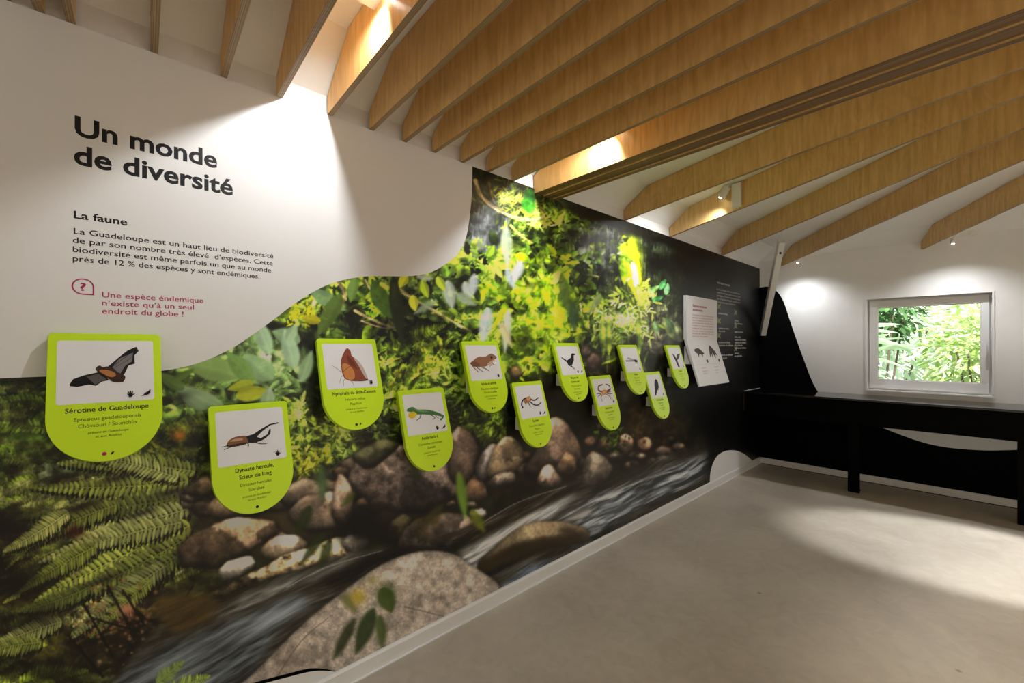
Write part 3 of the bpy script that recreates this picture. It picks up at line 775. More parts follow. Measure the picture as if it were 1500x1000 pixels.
    # small-leaved fern masses at mid height
    for (x, y, l_, a, w) in [(560, 520, 60, 25, 16), (580, 545, 70, 10, 16), (565, 565, 50, -20, 14), (610, 530, 50, 40, 16), (630, 560, 56, -160, 14), (660, 520, 46, 170, 14), (600, 495, 56, 20, 14), (650, 505, 40, -170, 14), (575, 590, 46, -10, 12)]:
        frond(x, y, l_, a, w, rp_.choice([(130, 156, 30), (100, 128, 24), (150, 176, 40)]), 14)
    for (x, y, l_, a, w) in [(440, 690, 50, 60, 22), (450, 680, 44, 30, 20), (425, 680, 50, 100, 20), (455, 650, 44, 70, 18), (480, 680, 40, 130, 18), (470, 640, 36, 20, 14), (415, 630, 44, 60, 16)]:
        frond(x, y, l_, a, w, rp_.choice([(120, 130, 24), (86, 98, 24), (146, 150, 26)]), 14)
    foliage(500, 660, 50, 26, 110, 12, 3, G2 + [(90, 100, 30)])
    foliage(420, 620, 34, 30, 80, 14, 5, G2 + G1)
    for (x, y, l_, a, w) in [(700, 620, 60, -60, 16), (680, 610, 50, -80, 16), (720, 600, 56, -100, 14), (735, 610, 60, -95, 10)]: frond(x, y, l_, a, w, (78, 98, 20), 14)
    # --- far left: ferns
    foliage(20, 620, 60, 60, 160, 26, 7, G2 + [(70, 90, 26)], ang=(150, 230))
    foliage(-90, 640, 70, 100, 160, 26, 8, G2 + [(70, 90, 26)])
    for (x, y, l_, a, w, c) in [(70, 590, 120, 176, 16, (78, 100, 30)), (66, 628, 120, 172, 18, (88, 108, 36)), (60, 660, 110, 186, 18, (70, 92, 24)), (60, 700, 90, 200, 20, (84, 104, 30)), (40, 720, 80, 220, 22, (104, 128, 40)), (10, 700, 90, 190, 22, (96, 118, 36)),
                                (250, 560, 60, -10, 16, (86, 104, 30)), (300, 620, 60, 190, 16, (96, 100, 26)), (290, 660, 70, 185, 18, (80, 90, 30)), (240, 690, 60, 10, 14, (96, 116, 30))]:
        frond(x, y, l_, a, w, c, 18, rp_.uniform(-14, 14))
    leaf(70, 675, 46, -100, 20, (120, 136, 96), 2.5, .1); leaf(75, 680, 50, -12, 15, (70, 84, 54), 2.5, .1); leaf(5, 650, 60, 10, 26, (56, 76, 22), 3); leaf(20, 670, 70, 20, 22, (74, 92, 30), 3)
    foliage(245, 660, 40, 30, 90, 12, 4, [(96, 96, 18), (60, 72, 18), (30, 40, 12)])
    blob(262, 638, 10, 8, (168, 104, 14), .8); blob(170, 690, 20, 10, (44, 14, 10), .8); blob(110, 778, 16, 11, (64, 12, 8), .9)
    F = [(134, 146, 62), (108, 120, 50), (156, 164, 92), (92, 104, 44), (128, 134, 80)]
    for i in range(150):
        x, y = rp_.gauss(185, 62), rp_.gauss(778, 44)
        y = y - (x - 185) * .32
        frond(x, y, rp_.uniform(50, 110), rp_.uniform(196, 226), rp_.uniform(6, 10), kc(rp_.choice(F), rp_.uniform(.35, 1.08)), 20, rp_.uniform(-10, 10), 6)
    for i in range(60):
        x, y = rp_.gauss(150, 70), rp_.gauss(715, 16)
        frond(x, y, rp_.uniform(40, 80), rp_.uniform(186, 214), rp_.uniform(6, 10), kc(rp_.choice(F), rp_.uniform(.35, 1.0)), 16, rp_.uniform(-10, 10), 6)
    for i in range(70):
        x, y = rp_.gauss(-20, 50), rp_.gauss(640, 60)
        frond(x, y, rp_.uniform(40, 80), rp_.uniform(160, 200), rp_.uniform(7, 11), kc(F[1], rp_.uniform(.3, .8)), 16, rp_.uniform(-10, 10), 6)
    for i in range(90):
        x, y = rp_.gauss(-40, 90), rp_.gauss(1030, 80)
        frond(x, y, rp_.uniform(50, 100), rp_.uniform(0, 40), rp_.uniform(8, 13), kc(F[1], rp_.uniform(.25, .8)), 16, rp_.uniform(-10, 10), 6)
    leaf(200, 690, 60, -8, 20, (136, 164, 30), 3, .1, .75); frond(205, 720, 70, 35, 16, (160, 184, 40), 16, -30)
    for i in range(80):
        x, y = rp_.gauss(160, 40), rp_.gauss(905, 34); r = rp_.uniform(1.5, 4.5); blob(x, y, r, r * .8, rp_.choice([(130, 84, 56), (96, 58, 38), (150, 116, 86), (20, 10, 8), (10, 6, 4)]), .8)
    blob(186, 892, 13, 9, (178, 116, 88), .85, ang=-.4); blob(120, 870, 8, 7, (140, 120, 60), .6)
    for (p0, p1) in [((120, 880), (165, 960)), ((160, 860), (200, 930)), ((100, 930), (150, 990)), ((180, 870), (215, 910))]: stroke([p0, p1], 5, (8, 5, 4), 3, op=.85)
    for (x, y, l_, a, w) in [(-20, 960, 90, 20, 22), (-90, 930, 120, 0, 26), (-120, 1020, 160, 14, 30), (-60, 1080, 160, 20, 30), (30, 1000, 100, 20, 22), (60, 1060, 150, 14, 26), (-120, 1150, 200, 14, 34)]:
        frond(x, y, l_, a, w, (92, 112, 30), 22, -20)
    for (x0, y0, x1, y1, n, ln) in [(430, 590, 560, 690, 500, 12), (540, 500, 690, 640, 700, 13), (380, 590, 450, 700, 200, 14), (640, 560, 760, 640, 260, 16)]:
        scatter(x0, y0, x1, y1, n, ln, 3.6, .35, 2.4, (0, 360), .8)
    pk = np.clip(1.05 + (fbm(XX * .028, YY * .034, 77, 3) - .43) * 2.6, .2, 1.4) * np.clip(1 + (fbm(XX * .11, YY * .12, 78, 3) - .44) * 1.8, .5, 1.4)
    CAN *= pk[..., None]
    CAN = np.clip(CAN, 0, 255)
    for (x, y, l_, a, w, c, s) in [(455, 425, 60, -30, 22, (104, 134, 90), 3), (500, 430, 70, -120, 24, (70, 92, 34), 2.5), (545, 415, 60, -60, 26, (60, 88, 30), 2.5), (520, 404, 40, -100, 16, (96, 126, 60), 2), (575, 405, 100, -82, 20, (22, 30, 12), 2.5), (470, 470, 30, 170, 14, (150, 146, 20), 2),
                                (440, 500, 44, 160, 26, (120, 150, 110), 4), (395, 520, 60, 110, 24, (146, 176, 140), 4), (432, 540, 60, 105, 26, (150, 180, 144), 4), (400, 555, 56, 140, 34, (126, 158, 110), 5), (440, 560, 50, 70, 20, (140, 166, 124), 5), (350, 550, 90, 165, 36, (112, 140, 74), 4), (370, 560, 60, 130, 26, (100, 134, 64), 4),
                                (345, 580, 50, 10, 22, (150, 154, 30), 2), (372, 560, 40, 195, 16, (136, 146, 30), 2), (300, 600, 60, 140, 22, (108, 128, 96), 4), (330, 600, 80, 155, 26, (118, 140, 104), 4), (270, 570, 50, 150, 18, (70, 92, 40), 3), (390, 600, 34, 80, 22, (140, 160, 130), 4),
                                (250, 560, 40, 30, 12, (70, 90, 30), 3), (420, 500, 30, 60, 16, (140, 168, 130), 3)]:
        leaf(x, y, l_, a, w, c, s, .08, .92)
    # pale out-of-focus leaves in front
    for (x, y, l_, a, w, c) in [(741, 330, 62, -88, 17, (176, 190, 160)), (742, 392, 34, -70, 13, (168, 182, 190)), (764, 382, 34, -110, 15, (198, 206, 204)), (695, 400, 34, -95, 14, (170, 178, 186)), (680, 412, 28, -70, 15, (176, 186, 182)),
                                (716, 450, 56, -100, 20, (172, 190, 196)), (655, 410, 44, -80, 19, (164, 176, 166)), (668, 430, 34, -30, 15, (136, 152, 130)), (640, 440, 40, -150, 12, (120, 138, 110)), (745, 452, 66, -95, 13, (196, 206, 186)),
                                (610, 404, 26, -10, 10, (150, 160, 140)), (730, 470, 44, -62, 12, (186, 176, 130)), (700, 350, 20, -80, 8, (120, 130, 110)), (838, 440, 50, -85, 14, (48, 74, 44)), (822, 400, 60, -80, 16, (74, 100, 40)), (880, 430, 36, -120, 12, (130, 148, 90))]:
        leaf(x, y, l_, a, w, c, 4.5, .06, .85)
    for (x, y, l_, a, w, c) in [(640, 405, 24, -60, 12, (150, 170, 40)), (596, 402, 22, -120, 14, (168, 180, 40)), (618, 412, 26, -70, 13, (140, 160, 30)), (604, 432, 24, -80, 14, (176, 182, 40)), (714, 376, 20, 60, 10, (140, 180, 40)), (725, 388, 22, -60, 10, (190, 206, 80)), (700, 372, 14, 150, 8, (120, 150, 50))]:
        leaf(x, y, l_, a, w, c, 1, .15)
    big = [(285, 690, 200, 172, 26, 10), (275, 705, 230, 186, 26, -8), (260, 700, 170, 160, 20, 14), (270, 728, 240, 190, 28, -6), (275, 745, 230, 196, 28, 8), (278, 770, 250, 203, 34, 6), (270, 790, 230, 210, 34, -8), (265, 765, 190, 190, 24, 12), (262, 812, 200, 214, 30, 6),
           (240, 830, 170, 212, 26, 12), (170, 740, 150, 196, 22, 20), (140, 800, 130, 206, 22, 10), (100, 750, 110, 216, 20, -10), (130, 860, 110, 206, 22, -16), (90, 910, 130, 196, 20, 10), (60, 940, 120, 186, 20, 10), (220, 850, 120, 220, 20, 8)]
    for i, (x, y, l_, a, w, dr) in enumerate(big):
        frond(x + 3, y + 5, l_, a, w * 1.1, (16, 18, 8), 30, dr, 6)
        frond(x, y, l_, a, w, kc(F[i % 5], .78 + .42 * rp_.random()), 30, dr, 6)
    for (x, y, rx, ry, o_) in [(10, 770, 50, 26, .9), (-60, 800, 60, 60, .9), (20, 850, 46, 34, .92), (60, 905, 44, 18, .7), (120, 742, 34, 7, .8), (205, 752, 30, 6, .75), (90, 700, 40, 8, .8), (150, 850, 40, 6, .6), (250, 720, 24, 6, .7), (170, 700, 30, 6, .7), (175, 935, 50, 24, .8), (110, 975, 60, 22, .7), (20, 690, 16, 8, .7), (235, 880, 30, 18, .6), (290, 640, 20, 8, .7), (250, 585, 34, 8, .7)]:
        blob(x, y, rx, ry, (13, 10, 6), o_, ang=-.3)
    for i in range(130):
        x, y = rp_.gauss(165, 34), rp_.gauss(905, 28); r = rp_.uniform(1.5, 4); blob(x, y, r, r * .8, rp_.choice([(140, 92, 62), (100, 62, 42), (156, 124, 94), (12, 7, 5), (8, 5, 4)]), .85)
    blob(186, 892, 14, 9, (176, 116, 90), .9, ang=-.4); blob(110, 778, 15, 10, (60, 12, 9), .85); blob(262, 638, 10, 7, (160, 100, 16), .8)
    for (p0, p1) in [((120, 880), (165, 960)), ((158, 858), (196, 930)), ((100, 930), (150, 990)), ((180, 865), (212, 915)), ((135, 905), (205, 925))]: stroke([p0, p1], 4, (7, 5, 4), 2.5, op=.85)
    # --- rocks on the far bank
    blob(400, 760, 120, 60, (60, 46, 30), .85); blob(760, 680, 120, 40, (44, 34, 24), .9); blob(920, 660, 80, 24, (40, 28, 18), .9); blob(600, 720, 90, 60, (44, 36, 28), .9)
    CAN *= 1
    for i in range(90):
        x = rp_.uniform(262, 1000); y = 745 - (x - 262) * .13 + rp_.gauss(0, 26) if x < 700 else 690 - (x - 700) * .1 + rp_.gauss(0, 13)
        r = rp_.uniform(7, 20) * (1 if x < 700 else .6)
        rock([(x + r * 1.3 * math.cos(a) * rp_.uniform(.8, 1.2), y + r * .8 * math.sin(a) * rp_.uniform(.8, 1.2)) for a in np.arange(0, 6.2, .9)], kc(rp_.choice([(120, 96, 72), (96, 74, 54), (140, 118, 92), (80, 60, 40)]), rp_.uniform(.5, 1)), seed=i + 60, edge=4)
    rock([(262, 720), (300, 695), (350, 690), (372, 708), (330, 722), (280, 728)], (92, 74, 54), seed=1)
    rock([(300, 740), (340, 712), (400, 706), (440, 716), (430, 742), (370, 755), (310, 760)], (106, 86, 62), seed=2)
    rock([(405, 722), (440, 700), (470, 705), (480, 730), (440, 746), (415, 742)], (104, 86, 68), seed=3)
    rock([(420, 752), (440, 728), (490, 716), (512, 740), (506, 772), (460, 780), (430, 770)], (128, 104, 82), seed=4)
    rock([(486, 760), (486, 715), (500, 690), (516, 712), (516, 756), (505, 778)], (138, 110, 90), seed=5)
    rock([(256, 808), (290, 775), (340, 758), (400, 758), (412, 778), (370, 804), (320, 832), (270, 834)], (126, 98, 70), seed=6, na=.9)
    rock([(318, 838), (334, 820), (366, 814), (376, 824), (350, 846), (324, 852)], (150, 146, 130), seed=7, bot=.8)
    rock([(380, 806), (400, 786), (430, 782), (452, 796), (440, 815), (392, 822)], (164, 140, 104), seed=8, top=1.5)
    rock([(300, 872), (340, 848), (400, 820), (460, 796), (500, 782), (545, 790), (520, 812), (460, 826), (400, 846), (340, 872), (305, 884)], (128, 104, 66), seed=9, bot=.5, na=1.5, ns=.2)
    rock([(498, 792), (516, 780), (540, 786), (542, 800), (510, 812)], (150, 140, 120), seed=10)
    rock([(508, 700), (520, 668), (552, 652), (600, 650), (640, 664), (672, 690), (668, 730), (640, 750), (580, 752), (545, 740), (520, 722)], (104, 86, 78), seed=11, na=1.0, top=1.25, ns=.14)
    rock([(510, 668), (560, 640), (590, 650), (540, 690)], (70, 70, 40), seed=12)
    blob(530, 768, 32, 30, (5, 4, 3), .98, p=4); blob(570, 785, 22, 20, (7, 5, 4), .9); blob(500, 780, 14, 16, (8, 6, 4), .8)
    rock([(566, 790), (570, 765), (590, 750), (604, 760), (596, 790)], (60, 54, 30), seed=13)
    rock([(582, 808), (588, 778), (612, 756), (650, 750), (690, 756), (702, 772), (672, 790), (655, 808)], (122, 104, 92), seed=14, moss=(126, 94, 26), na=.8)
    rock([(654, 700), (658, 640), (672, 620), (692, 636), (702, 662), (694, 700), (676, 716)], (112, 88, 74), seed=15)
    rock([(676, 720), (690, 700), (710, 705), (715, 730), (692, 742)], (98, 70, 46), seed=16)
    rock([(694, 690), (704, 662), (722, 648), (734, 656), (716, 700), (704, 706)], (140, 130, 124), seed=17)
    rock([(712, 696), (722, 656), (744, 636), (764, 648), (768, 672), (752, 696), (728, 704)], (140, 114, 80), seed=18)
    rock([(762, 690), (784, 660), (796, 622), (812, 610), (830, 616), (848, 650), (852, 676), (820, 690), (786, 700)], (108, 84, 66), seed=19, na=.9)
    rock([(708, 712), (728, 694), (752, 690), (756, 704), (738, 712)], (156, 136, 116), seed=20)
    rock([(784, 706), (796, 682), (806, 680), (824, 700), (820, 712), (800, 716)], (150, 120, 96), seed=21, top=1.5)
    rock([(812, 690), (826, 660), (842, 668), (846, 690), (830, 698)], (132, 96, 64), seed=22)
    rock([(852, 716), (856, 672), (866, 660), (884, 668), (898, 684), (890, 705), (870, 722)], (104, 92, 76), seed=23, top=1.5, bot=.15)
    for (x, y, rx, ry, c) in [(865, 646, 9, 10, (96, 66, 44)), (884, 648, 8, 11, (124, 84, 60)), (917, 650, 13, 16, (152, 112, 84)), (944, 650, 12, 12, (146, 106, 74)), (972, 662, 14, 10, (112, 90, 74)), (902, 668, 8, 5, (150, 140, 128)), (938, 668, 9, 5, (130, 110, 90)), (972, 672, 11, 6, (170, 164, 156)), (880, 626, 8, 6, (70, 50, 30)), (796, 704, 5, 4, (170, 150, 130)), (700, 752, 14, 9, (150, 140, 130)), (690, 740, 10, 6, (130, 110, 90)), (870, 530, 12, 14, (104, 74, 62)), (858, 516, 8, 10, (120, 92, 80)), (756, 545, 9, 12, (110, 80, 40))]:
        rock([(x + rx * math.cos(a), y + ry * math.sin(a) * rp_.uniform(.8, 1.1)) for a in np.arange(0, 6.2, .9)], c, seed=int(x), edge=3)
    foliage(900, 640, 22, 16, 80, 7, 3, [(50, 66, 16), (70, 86, 20), (24, 32, 8)])
    for i in range(260):
        x, y = rp_.uniform(925, 1040), rp_.gauss(610, 26); k = rp_.uniform(.3, 1); blob(x, y, rp_.uniform(1, 3), rp_.uniform(1, 4), [v * k for v in rp_.choice([(90, 60, 34), (70, 54, 34), (44, 44, 18)])], .6)
    # --- the stream
    water([(150, 1260), (170, 1000), (215, 930), (300, 885), (420, 840), (560, 800), (600, 812), (660, 812), (700, 790), (780, 735), (850, 705), (870, 720), (960, 672), (1040, 650), (1045, 700), (860, 800), (720, 880), (400, 1260)], (34, 30, 22), (84, 84, 78), 27, 41, .53, 3.2, 70, 6)
    water([(225, 900), (230, 870), (310, 868), (330, 900), (260, 930)], (50, 40, 18), (80, 66, 30), 25, 42, .5, 2)
    water([(150, 1010), (230, 950), (330, 910), (440, 868), (452, 885), (400, 930), (370, 990), (330, 1060), (150, 1200)], (32, 34, 34), (128, 140, 146), 29, 43, .50, 2.6, 90, 8, 6)
    blob(400, 905, 60, 12, (176, 188, 194), .6, ang=-.5); blob(270, 965, 70, 14, (136, 148, 154), .5, ang=-.45)
    water([(300, 905), (360, 872), (450, 838), (530, 806), (500, 830), (420, 868), (330, 905)], (48, 46, 40), (134, 134, 130), 26, 44, .48, 3, 60, 6, 4)
    water([(470, 850), (540, 812), (600, 800), (640, 806), (560, 826), (490, 866)], (14, 12, 9), (52, 48, 40), 26, 45, .55, 3, 60, 6, 4)
    water([(650, 850), (680, 806), (720, 785), (770, 752), (830, 712), (846, 722), (800, 762), (740, 795), (700, 845)], (100, 102, 102), (234, 238, 240), 35, 46, .45, 3, 50, 5, 5)
    water([(640, 790), (700, 762), (790, 722), (850, 700), (858, 716), (760, 760), (690, 790)], (30, 25, 18), (100, 92, 80), 27, 47, .56, 3, 50, 5, 4)
    water([(800, 775), (850, 735), (900, 715), (960, 690), (1040, 666), (1042, 690), (1010, 712), (930, 748), (870, 790), (840, 800)], (40, 44, 46), (184, 192, 198), 28, 48, .5, 4.2, 50, 5, 4)
    blob(850, 752, 30, 10, (176, 168, 160), .5, ang=-.45); blob(905, 742, 40, 14, (140, 150, 156), .35, ang=-.4)
    water([(720, 870), (770, 828), (850, 812), (870, 800), (800, 850), (740, 880)], (60, 68, 78), (168, 180, 196), 28, 49, .5, 3, 40, 5, 4)
    for (p) in [[(700, 770), (760, 735), (830, 712)], [(862, 742), (920, 712), (980, 690)], [(420, 860), (480, 830), (560, 806)]]: stroke(p, 1.6, (170, 166, 156), 1, op=.5)
    # --- boulders in the stream
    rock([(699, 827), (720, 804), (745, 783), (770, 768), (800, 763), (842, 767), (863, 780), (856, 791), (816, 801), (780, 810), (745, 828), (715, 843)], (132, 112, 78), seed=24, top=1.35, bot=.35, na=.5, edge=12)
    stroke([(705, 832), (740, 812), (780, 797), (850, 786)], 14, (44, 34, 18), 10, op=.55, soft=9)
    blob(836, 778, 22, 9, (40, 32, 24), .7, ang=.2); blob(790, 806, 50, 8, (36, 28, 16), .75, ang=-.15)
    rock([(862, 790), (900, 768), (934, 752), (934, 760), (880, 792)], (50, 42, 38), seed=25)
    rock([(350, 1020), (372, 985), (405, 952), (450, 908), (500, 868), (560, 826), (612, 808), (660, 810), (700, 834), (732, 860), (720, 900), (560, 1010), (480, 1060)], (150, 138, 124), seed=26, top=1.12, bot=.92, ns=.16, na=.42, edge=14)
    stroke([(592, 888), (640, 900), (680, 912)], 1.6, (84, 76, 66), 1); stroke([(400, 1000), (440, 940), (480, 905)], 2.4, (90, 80, 70), 1, op=.6); blob(420, 970, 20, 34, (96, 84, 74), .45, ang=.7)
    blob(470, 985, 30, 9, (70, 60, 50), .5)
    # --- blurred leaves hanging in front
    for (x, y, l_, a, w, c, s) in [(455, 740, 50, -115, 18, (28, 38, 12), 4), (484, 790, 44, -110, 16, (34, 44, 14), 4), (476, 780, 60, -128, 14, (30, 40, 14), 4), (520, 720, 30, -130, 10, (60, 66, 20), 4), (604, 640, 62, -84, 24, (34, 46, 14), 4), (672, 690, 72, -82, 15, (104, 140, 44), 3.5), (690, 745, 40, -60, 16, (96, 104, 26), 4),
                                   (470, 680, 54, -86, 18, (70, 96, 60), 6), (650, 738, 44, -135, 13, (50, 48, 20), 4), (560, 860, 40, -70, 26, (48, 66, 20), 3), (548, 890, 74, -112, 24, (30, 44, 16), 4), (520, 905, 70, -118, 16, (36, 42, 20), 4), (556, 900, 50, -85, 16, (54, 70, 28), 4), (500, 870, 36, -50, 14, (90, 92, 50), 5)]:
        leaf(x, y, l_, a, w, c, s * 1.7, .05, .85)
    blob(524, 874, 12, 12, (168, 142, 10), .75); blob(566, 868, 14, 14, (48, 66, 16), .7); blob(545, 850, 10, 8, (120, 116, 50), .5)
    frond(250, 1010, 60, 20, 20, (120, 140, 60), 16); frond(230, 1000, 50, 40, 16, (100, 120, 50), 16)
    # --- fade to black on the right, shade above the lamps' light line painted along the head
    fx = np.clip((XX - 975) / 55, 0, 1); low = np.clip((YY - 600) / 60, 0, 1)
    fx2 = np.clip((XX - 1025) / 22, 0, 1)
    f = fx * (1 - low) + fx2 * low; f = f * f * (3 - 2 * f)
    CAN = CAN * (1 - f[..., None]) + np.array((5, 5, 5)) * f[..., None]
    hd = np.clip((XX - 700) / 10, 0, 1) * np.clip(1 - (YY - (250 + (XX - 700) * .355 + 9)) / 10, 0, 1) * np.clip((XX - 770) / 60, .55, 1)
    CAN = CAN * (1 - .85 * hd[..., None])
    CAN = np.clip(CAN, 2, 255)
paint()
# ------------------------------------------------------------------ mural panel on the left wall
def wall_x(px):
    a = (px - 750) / 640.0
    t = 1.922 / (FW[1] - a * FW[0])
    return (FW[0] + a * FW[1]) * t, t
M['print'] = mat('printed_photo_film', (.1, .1, .1), 0.42, spec=0.35)
N, L, B = nodes(M['print'])
at = N.new('ShaderNodeAttribute'); at.attribute_name = 'print'; L.new(at.outputs['Color'], B.inputs['Base Color'])

def srgb_lin(c):
    c = np.clip(c / 255.0, 0, 1); return np.where(c < .04045, c / 12.92, ((c + .055) / 1.055) ** 2.4)
PRINT_GAIN = 1.75
def print_mesh(name, pxs, zs, parent, y=-0.0006):
    pxs = np.asarray(pxs, float); X, T = wall_x(pxs)
    Xg, Zg = np.meshgrid(X, zs); Tg = np.meshgrid(T, zs)[0]; Pg = np.meshgrid(pxs, zs)[0]
    py = 507 - (Zg - 1.5) * 640 / Tg
    fx = np.clip(Pg - PX0, 0, PW - 1.001); fy = np.clip(py - PY0, 0, PH - 1.001)
    xi = fx.astype(int); yi = fy.astype(int); ax = (fx - xi)[..., None]; ay = (fy - yi)[..., None]
    Lc = srgb_lin(CAN)
    c = (Lc[yi, xi] * (1 - ax) + Lc[yi, xi + 1] * ax) * (1 - ay) + (Lc[yi + 1, xi] * (1 - ax) + Lc[yi + 1, xi + 1] * ax) * ay
    c = np.clip(c * PRINT_GAIN, 0.002, .85)
    nz, nx = Xg.shape
    co = np.zeros((nz * nx, 3), np.float32); co[:, 0] = Xg.ravel(); co[:, 1] = y; co[:, 2] = Zg.ravel()
    i = np.arange(nz * nx).reshape(nz, nx)
    q = np.stack([i[:-1, :-1], i[:-1, 1:], i[1:, 1:], i[1:, :-1]], -1).reshape(-1, 4)
    me = D.meshes.new(name); me.vertices.add(nz * nx); me.vertices.foreach_set('co', co.ravel())
    me.loops.add(q.size); me.loops.foreach_set('vertex_index', q.ravel().astype(np.int32))
    me.polygons.add(len(q)); me.polygons.foreach_set('loop_start', (np.arange(len(q)) * 4).astype(np.int32))
    me.update(calc_edges=True)
    ca = me.color_attributes.new('print', 'FLOAT_COLOR', 'POINT')
    rgba = np.ones((nz * nx, 4), np.float32); rgba[:, :3] = c.reshape(-1, 3); ca.data.foreach_set('color', rgba.ravel())
    return link(name, me, M['print'], parent)

mural = thing('wall_mural', (0, 0, 0), 'large printed wall mural of a jungle stream with rocks, ferns and a white title field', 'mural')
box('backing_panel', (XL, 0.0, .0775), (XB - .004, YW - .0005, 2.5), M['print_white'], mural)
p1 = print_mesh('printed_photo', np.arange(-100, 600.5, 1.25), np.arange(.078, 1.8785, .0026), mural)
p2 = print_mesh('printed_photo', np.arange(600, 1116, 1.2), np.append(np.arange(.078, 2.4985, .0048), 2.4995), mural)
W3 = lambda u, v, w: Vector((u, -0.0012 - w, v))
cur = [(1.5, 2.4998), (1.498, 2.4), (1.49, 2.28), (1.46, 2.11), (1.405, 2.005), (1.31, 1.925), (1.22, 1.875), (1.11, 1.847), (0.98, 1.832), (0.88, 1.82), (0.77, 1.79), (0.68, 1.748), (0.59, 1.685), (.5, 1.607), (.42, 1.54), (.34, 1.482), (.24, 1.435), (.14, 1.415), (0, 1.41), (-.21, 1.408), (-.5, 1.40)]
white_pts = smooth_curve(cur, 6) + [(XL, 1.40), (XL, 2.4998)]
sheet('white_field', white_pts, M['print_white'], mural, W3)
hump = smooth_curve([(4.645, .078), (4.66, .17), (4.72, .25), (4.83, .315), (5.0, .335), (5.2, .32), (5.4, .28), (5.62, .21), (5.8, .13), (5.9, .078)], 6)
sheet('white_hump', hump, M['print_white'], mural, W3)
low = smooth_curve([(.745, .078), (.70, .105), (.64, .132), (.55, .155), (.41, .185), (.2, .21), (-.2, .24), (-.8, .26)], 6)
sheet('black_rim', [(u, v + .014 * min(1, max(0, (.76 - u) * 8))) for u, v in low] + [(XL, .275), (XL, .078)], M['black_matt'], mural, W3)
sheet('white_hump', low + [(XL, .26), (XL, .078)], M['print_white'], mural, lambda u, v, w: Vector((u, -0.0022 - w, v)))

TW = lambda u, v, w: Vector((u, -0.0012 - w, v))
def tl(body, u, v, width, h, m='ink', bold=0.0, **k): return text_part('text_line', body, M[m], mural, TW, u, v, width, h, bold, **k)
tl('Un monde', -.062, 2.157, .372, .0625, bold=.026)
tl('de diversité', -.064, 2.068, .424, .0625, bold=.026)
tl('La faune', -.064, 1.8985, .125, .0235, bold=.022)
bh = .0185
tl('La Guadeloupe est un haut lieu de biodiversité', -.064, 1.850, .562, bh, bold=.010)
tl('de par son nombre très élevé  d\u2019espèces. Cette', -.066, 1.8215, .562, bh, bold=.010)
tl('biodiversité est même parfois un que au monde', -.066, 1.793, .556, bh, bold=.010)
tl('près de 12 % des espèces y sont endémiques.', -.066, 1.7645, .515, bh, bold=.010)
tl('Une espèce éndemique', .000, 1.657, .268, .0185, 'magenta', .009)
tl('n\u2019existe qu\u2019à un seul', .000, 1.631, .240, .0185, 'magenta', .009)
tl('endroit du globe !', .000, 1.605, .210, .0185, 'magenta', .009)
tl('?', -.0505, 1.6745, .014, .025, 'magenta', .022)
# speech-drop outline round the question mark
R_ = .0255; cx, cz = -.0435, 1.687
outer = [(cx + R_ * math.cos(a), cz + R_ * math.sin(a)) for a in np.linspace(0, 1.5 * PI, 28)] + [(cx + R_, cz - R_)]
ri = R_ - .0038
inner = [(cx + ri * math.cos(a), cz + ri * math.sin(a)) for a in np.linspace(0, 1.5 * PI, 28)] + [(cx + ri, cz - ri)]
bm = bmesh.new()
A = [bm.verts.new(TW(u, v, .0008)) for u, v in outer]; Bq = [bm.verts.new(TW(u, v, .0008)) for u, v in inner]
for i in range(len(A)): bm.faces.new([A[i], A[(i + 1) % len(A)], Bq[(i + 1) % len(A)], Bq[i]])
from_bm('question_icon', bm, M['magenta'], mural)
# small white writing on the black end of the mural
tl('Une nature menacée', 4.83, 2.178, .36, .026, 'pale_ink', .02)
for i, b_ in enumerate(['La Guadeloupe abrite de nombreuses', 'espèces animales dont certaines sont', 'protégées. Plusieurs menaces pèsent', 'sur cette faune fragile et précieuse :', 'nous pouvons tous la préserver']):
    tl(b_, 4.83, 2.108 - i * .034, (.66, .68, .67, .69, .52)[i], .021, 'pale_ink')
for (u, v, ws) in [(4.87, 1.85, (.26,)), (4.87, 1.69, (.30, .18)), (4.87, 1.535, (.33, .42)), (4.9, 1.395, (.36, .2)), (5.33, 1.79, (.12, .24)), (5.33, 1.66, (.26,)), (5.33, 1.60, (.18, .36, .36, .24, .36)), (5.33, 1.41, (.13, .22))]:
    for i, w_ in enumerate(ws):
        tl({.12: 'pollution', .13: 'chasse', .18: 'des sols', .2: 'exotiques', .22: 'et pêche', .24: 'du climat'}.get(w_, 'espèces et milieux'), u, v - i * .032, w_, .02, 'pale_ink', .01)
for (u, v) in [(4.83, 1.90), (4.83, 1.745), (4.83, 1.585), (5.31, 1.86), (5.31, 1.705), (5.31, 1.44)]:
    ic = smooth_curve([(u, v), (u + .05, v + .012), (u + .1, v), (u + .085, v + .035), (u + .11, v + .065), (u + .05, v + .05), (u + .005, v + .07), (u + .02, v + .035)], 3, True)
    sheet('printed_icon', ic, M['gold_ink'], mural, TW, .0003)

